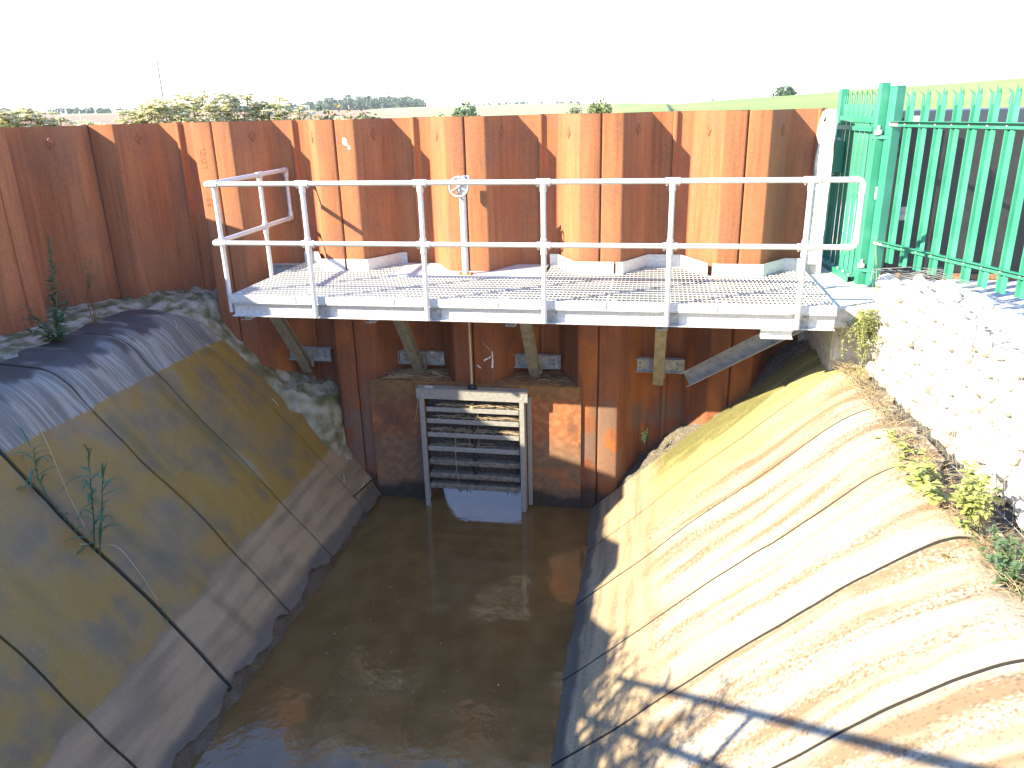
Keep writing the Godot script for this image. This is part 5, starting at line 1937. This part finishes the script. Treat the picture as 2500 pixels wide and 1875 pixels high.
	# little plant in the gravel by the wall foot
	t = thing("sprig", "tiny green sprig in the gravel at the steel wall's foot", "weed", Vector3(0.98, -2.03, -1.40))
	st = mb(); lf = mb()
	for k in 4:
		var q := Vector3(rv(-0.03, 0.05), rv(0.12, 0.24), rv(-0.02, 0.05))
		tube(st, [Vector3.ZERO, q], 0.0025, 4, 0.001, false)
		for j in 9: leaf(lf, q * rv(0.3, 1.0), rdir(rv(0.0, 0.6)), rv(0.025, 0.045), 0.016, 0.3, 2)
	obj("stems", st, M.leaf, t)
	obj("leaves", lf, M.leaf_dark, t)


# ------------------------------------------------------------------ litter
func twigs(label: String, c: Vector3, sx: float, sz: float, n: int, dark := 0.4, called := "twigs") -> void:
	var a := mb()
	var b := mb()
	for k in n:
		var p := c + Vector3(rv() * sx, rv(0.0, 0.03), rv() * sz)
		var ang := rv() * 0.7 + (0.0 if rng.randf() < 0.8 else PI / 2)
		var d := Vector3(cos(ang), rv(-0.06, 0.1), sin(ang) * 0.5) * rv(0.05, 0.17)
		tube(b if rng.randf() < dark else a, [p - d, p + Vector3(0, 0.01, 0), p + d], rv(0.0015, 0.004), 4, -1.0, false)
	var t := thing(called, label, "twigs")
	tag(t, "", "", "", "stuff")
	obj("pale_twigs", a, M.straw, t)
	obj("dark_twigs", b, M.straw_dark, t)

func build_litter() -> void:
	twigs("heap of pale twigs on the steel ledge left of the spindle", Vector3(-1.80, -1.335, -1.60), 0.36, 0.17, 110, 0.35)
	twigs("few dark twigs on the steel ledge right of the spindle", Vector3(-0.22, -1.335, -1.66), 0.32, 0.14, 34, 0.75)
	twigs("dry twigs lying on the gate's topmost rib", Vector3(-0.98, -1.605, -1.29), 0.50, 0.035, 60, 0.35)
	twigs("dry twigs lying on the gate's second rib from the top", Vector3(-1.0, -1.755, -1.29), 0.48, 0.035, 50, 0.4)
	twigs("dry twigs lying on the gate's third rib from the top", Vector3(-1.05, -1.933, -1.29), 0.50, 0.035, 80, 0.4)
	twigs("few dry twigs on the gate's fourth rib from the top", Vector3(-1.15, -2.118, -1.29), 0.36, 0.03, 16, 0.3)
	var st := mb()
	tube(st, curve([Vector3(-1.20, -1.90, -1.25), Vector3(-1.255, -1.97, -1.225), Vector3(-1.27, -2.25, -1.225), Vector3(-1.25, -2.62, -1.228)]), 0.0042, 5, 0.003)
	tag(obj("dry_stalk", st, M.straw), "long dry stalk hanging down over the gate's middle ribs", "stalk")
	st = mb()
	tube(st, [Vector3(-1.70, -1.49, -1.235), Vector3(-1.715, -1.62, -1.225), Vector3(-1.75, -1.79, -1.22)], 0.004, 5, 0.002)
	tag(obj("dry_stalk", st, M.straw), "short dry stalk hanging at the gate frame's upper left", "stalk")
	st = mb()
	tube(st, [Vector3(-1.64, -1.80, -1.205), Vector3(-1.40, -1.735, -1.24), Vector3(-1.15, -1.69, -1.27)], 0.004, 5, 0.002)
	tag(obj("dry_stalk", st, M.straw), "dry stalk lying across the gate's second rib at its left", "stalk")
	# tin can in the twigs
	var can := thing("tin_can", "small dull tin can lying in the twigs by the brace", "can", Vector3(-1.56, -1.29, -1.56))
	st = mb()
	lathe(st, [Vector2(0, -0.055), Vector2(0.026, -0.055), Vector2(0.03, -0.045), Vector2(0.03, -0.01), Vector2(0.027, 0.0), Vector2(0.03, 0.01), Vector2(0.03, 0.045), Vector2(0.024, 0.055), Vector2(0, 0.055)], Vector3.ZERO, Basis.from_euler(Vector3(0.2, 0.5, 1.0)), 12)
	obj("body", st, M.steel_muddy, can)
	# broken bits of lining rope on the left bank
	for e in [[Vector3(-3.42, -1.47, -0.98), 0.4, "short pale rope end on the bank beside the haunch"], [Vector3(-2.62, -2.42, -0.95), 1.2, "short pale rope end on the bank near the water corner"], [Vector3(-2.47, -2.62, -1.12), 2.0, "short pale rope end across the cut piece near the gate"], [Vector3(-4.30, -0.62, -0.62), 0.8, "bent pale steel pin in the bank's upper corner"], [Vector3(-3.98, -0.86, 3.05), 0.2, "short pale rope end at the picture's left edge"]]:
		st = mb()
		var a: float = e[1]
		var p: Vector3 = e[0]
		p.y = y_on(LP, p.x) + 0.03
		var d := Vector3(cos(a) * 0.05, -0.03, sin(a) * 0.05)
		tube(st, [p - d, p + Vector3(0.01, 0.012, 0.01), p + d, p + d * 1.3 - Vector3(0, 0.015, 0)], 0.0065, 6, 0.005)
		tag(obj("rope_end", st, M.straw), e[2], "rope end")
	# foam flecks on the water
	st = mb()
	for k in 190:
		var p := Vector3(rv(-2.15, 0.25), WATER + 0.003, rv(0.0, 3.6))
		if rng.randf() < 0.45: p = Vector3(-0.9 + rv() * 0.9, WATER + 0.003, 1.0 + rv() * 0.9 + 0.3)
		var s := rv(0.002, 0.0055) * (2.0 if rng.randf() < 0.07 else 1.0)
		var pts := []
		for j in 6: pts.append(p + Vector3(cos(TAU * j / 6) * s * rv(0.6, 1.2), 0, sin(TAU * j / 6) * s * rv(0.6, 1.2)))
		for j in 6: tri(st, p + Vector3(0, s * 0.4, 0), pts[j], pts[(j + 1) % 6], Vector3.UP)
	tag(obj("foam_flecks", st, mat(lin(0.34, 0.29, 0.22), 0.8)), "tiny pale foam flecks scattered over the brown water", "foam", "", "stuff")
	# weed rag hanging from the gate's bottom edge
	st = mb()
	for e in [[-1.28, -1.12, 34], [-0.68, -0.50, 20]]:
		for k in e[2]:
			var x := rv(e[0], e[1])
			leaf(st, Vector3(x, -2.672, -1.25 - rng.randf() * 0.08), Vector3(rv() * 0.4, -1, rv() * 0.2), rv(0.03, 0.085), 0.012, 0.1, 2)
	tag(obj("hanging_weed", st, M.black), "black rags of water weed hanging from the gate's lower edge", "water weed", "", "stuff")


# ------------------------------------------------------------------ the viewer's side, outside the picture: it throws the shadows on the right bank
func build_near() -> void:
	var hw := thing("concrete_headwall", "concrete headwall and deck on the viewer's side of the channel", "headwall")
	var st := mb()
	bx(st, Vector3(-1.2, -1.75, 7.9), Vector3(10.5, 3.5, 1.7), 0.03)
	obj("block", st, M.concrete, hw)
	var h := thing("handrail", "tubular handrail in front of the viewer, seen only by its shadow", "handrail")
	var a := Vector3(-4.6, 1.16, 5.77)
	var b := Vector3(-0.25, 1.16, 6.4575)
	var d := (b - a).normalized()
	for y in [0.0, -0.42]:
		st = mb()
		tube(st, [a + Vector3(0, y, 0), b + Vector3(0, y, 0)], 0.031, 10)
		obj("rail", st, M.zinc, h)
	for x in [-4.4, -2.58, -0.8]:
		var p: Vector3 = a + d * (x - a.x) / d.x
		st = mb()
		tube(st, [p, p + Vector3(0, -1.2, 0)], 0.0242, 10)
		obj("post", st, M.zinc, h)
	st = mb()
	bx(st, (a + b) * 0.5 + Vector3(0, -1.28, 0.40), Vector3(4.4, 0.14, 0.9), 0.01, Basis(d, Vector3.UP, d.cross(Vector3.UP)))
	obj("deck", st, M.zinc_dull, h)
	# tall weeds at the far end of that deck
	var lab := ["tall leafy weed at the left end of the viewer's handrail, nearest the rail", "tall leafy weed by the wing wall's near end, left of the viewer", "tall leafy weed behind the viewer's handrail at its left end", "tall leafy weed rooted halfway down the left bank, below the viewer's rail", "tallest leafy weed on the left bank below the viewer's rail"]
	var k := 0
	for e in [[Vector3(-4.8, -0.42, 5.6), 1.75], [Vector3(-5.2, -0.42, 6.3), 2.0], [Vector3(-4.35, -0.50, 6.1), 1.85], [Vector3(-3.95, -0.95, 6.15), 2.35], [Vector3(-3.5, -1.50, 6.3), 2.75]]:
		var t := thing("tall_weed", lab[k], "weed", e[0])
		var sm := mb()
		var lf := mb()
		for s in 9:
			var top := Vector3(rv() * 0.38, e[1] * rv(0.75, 1.08), rv() * 0.35)
			tube(sm, [Vector3(rv() * 0.08, 0, rv() * 0.08), top * Vector3(0.4, 0.5, 0.4), top], 0.008, 5, 0.003)
			for j in 52:
				var f := rv(0.4, 1.0)
				leaf(lf, top * Vector3(f, f, f), rdir(rv(0.0, 0.9)), rv(0.08, 0.2), rv(0.02, 0.06), 0.3, 2)
		obj("stems", sm, M.leaf, t)
		obj("leaves", lf, M.leaf, t)
		k += 1
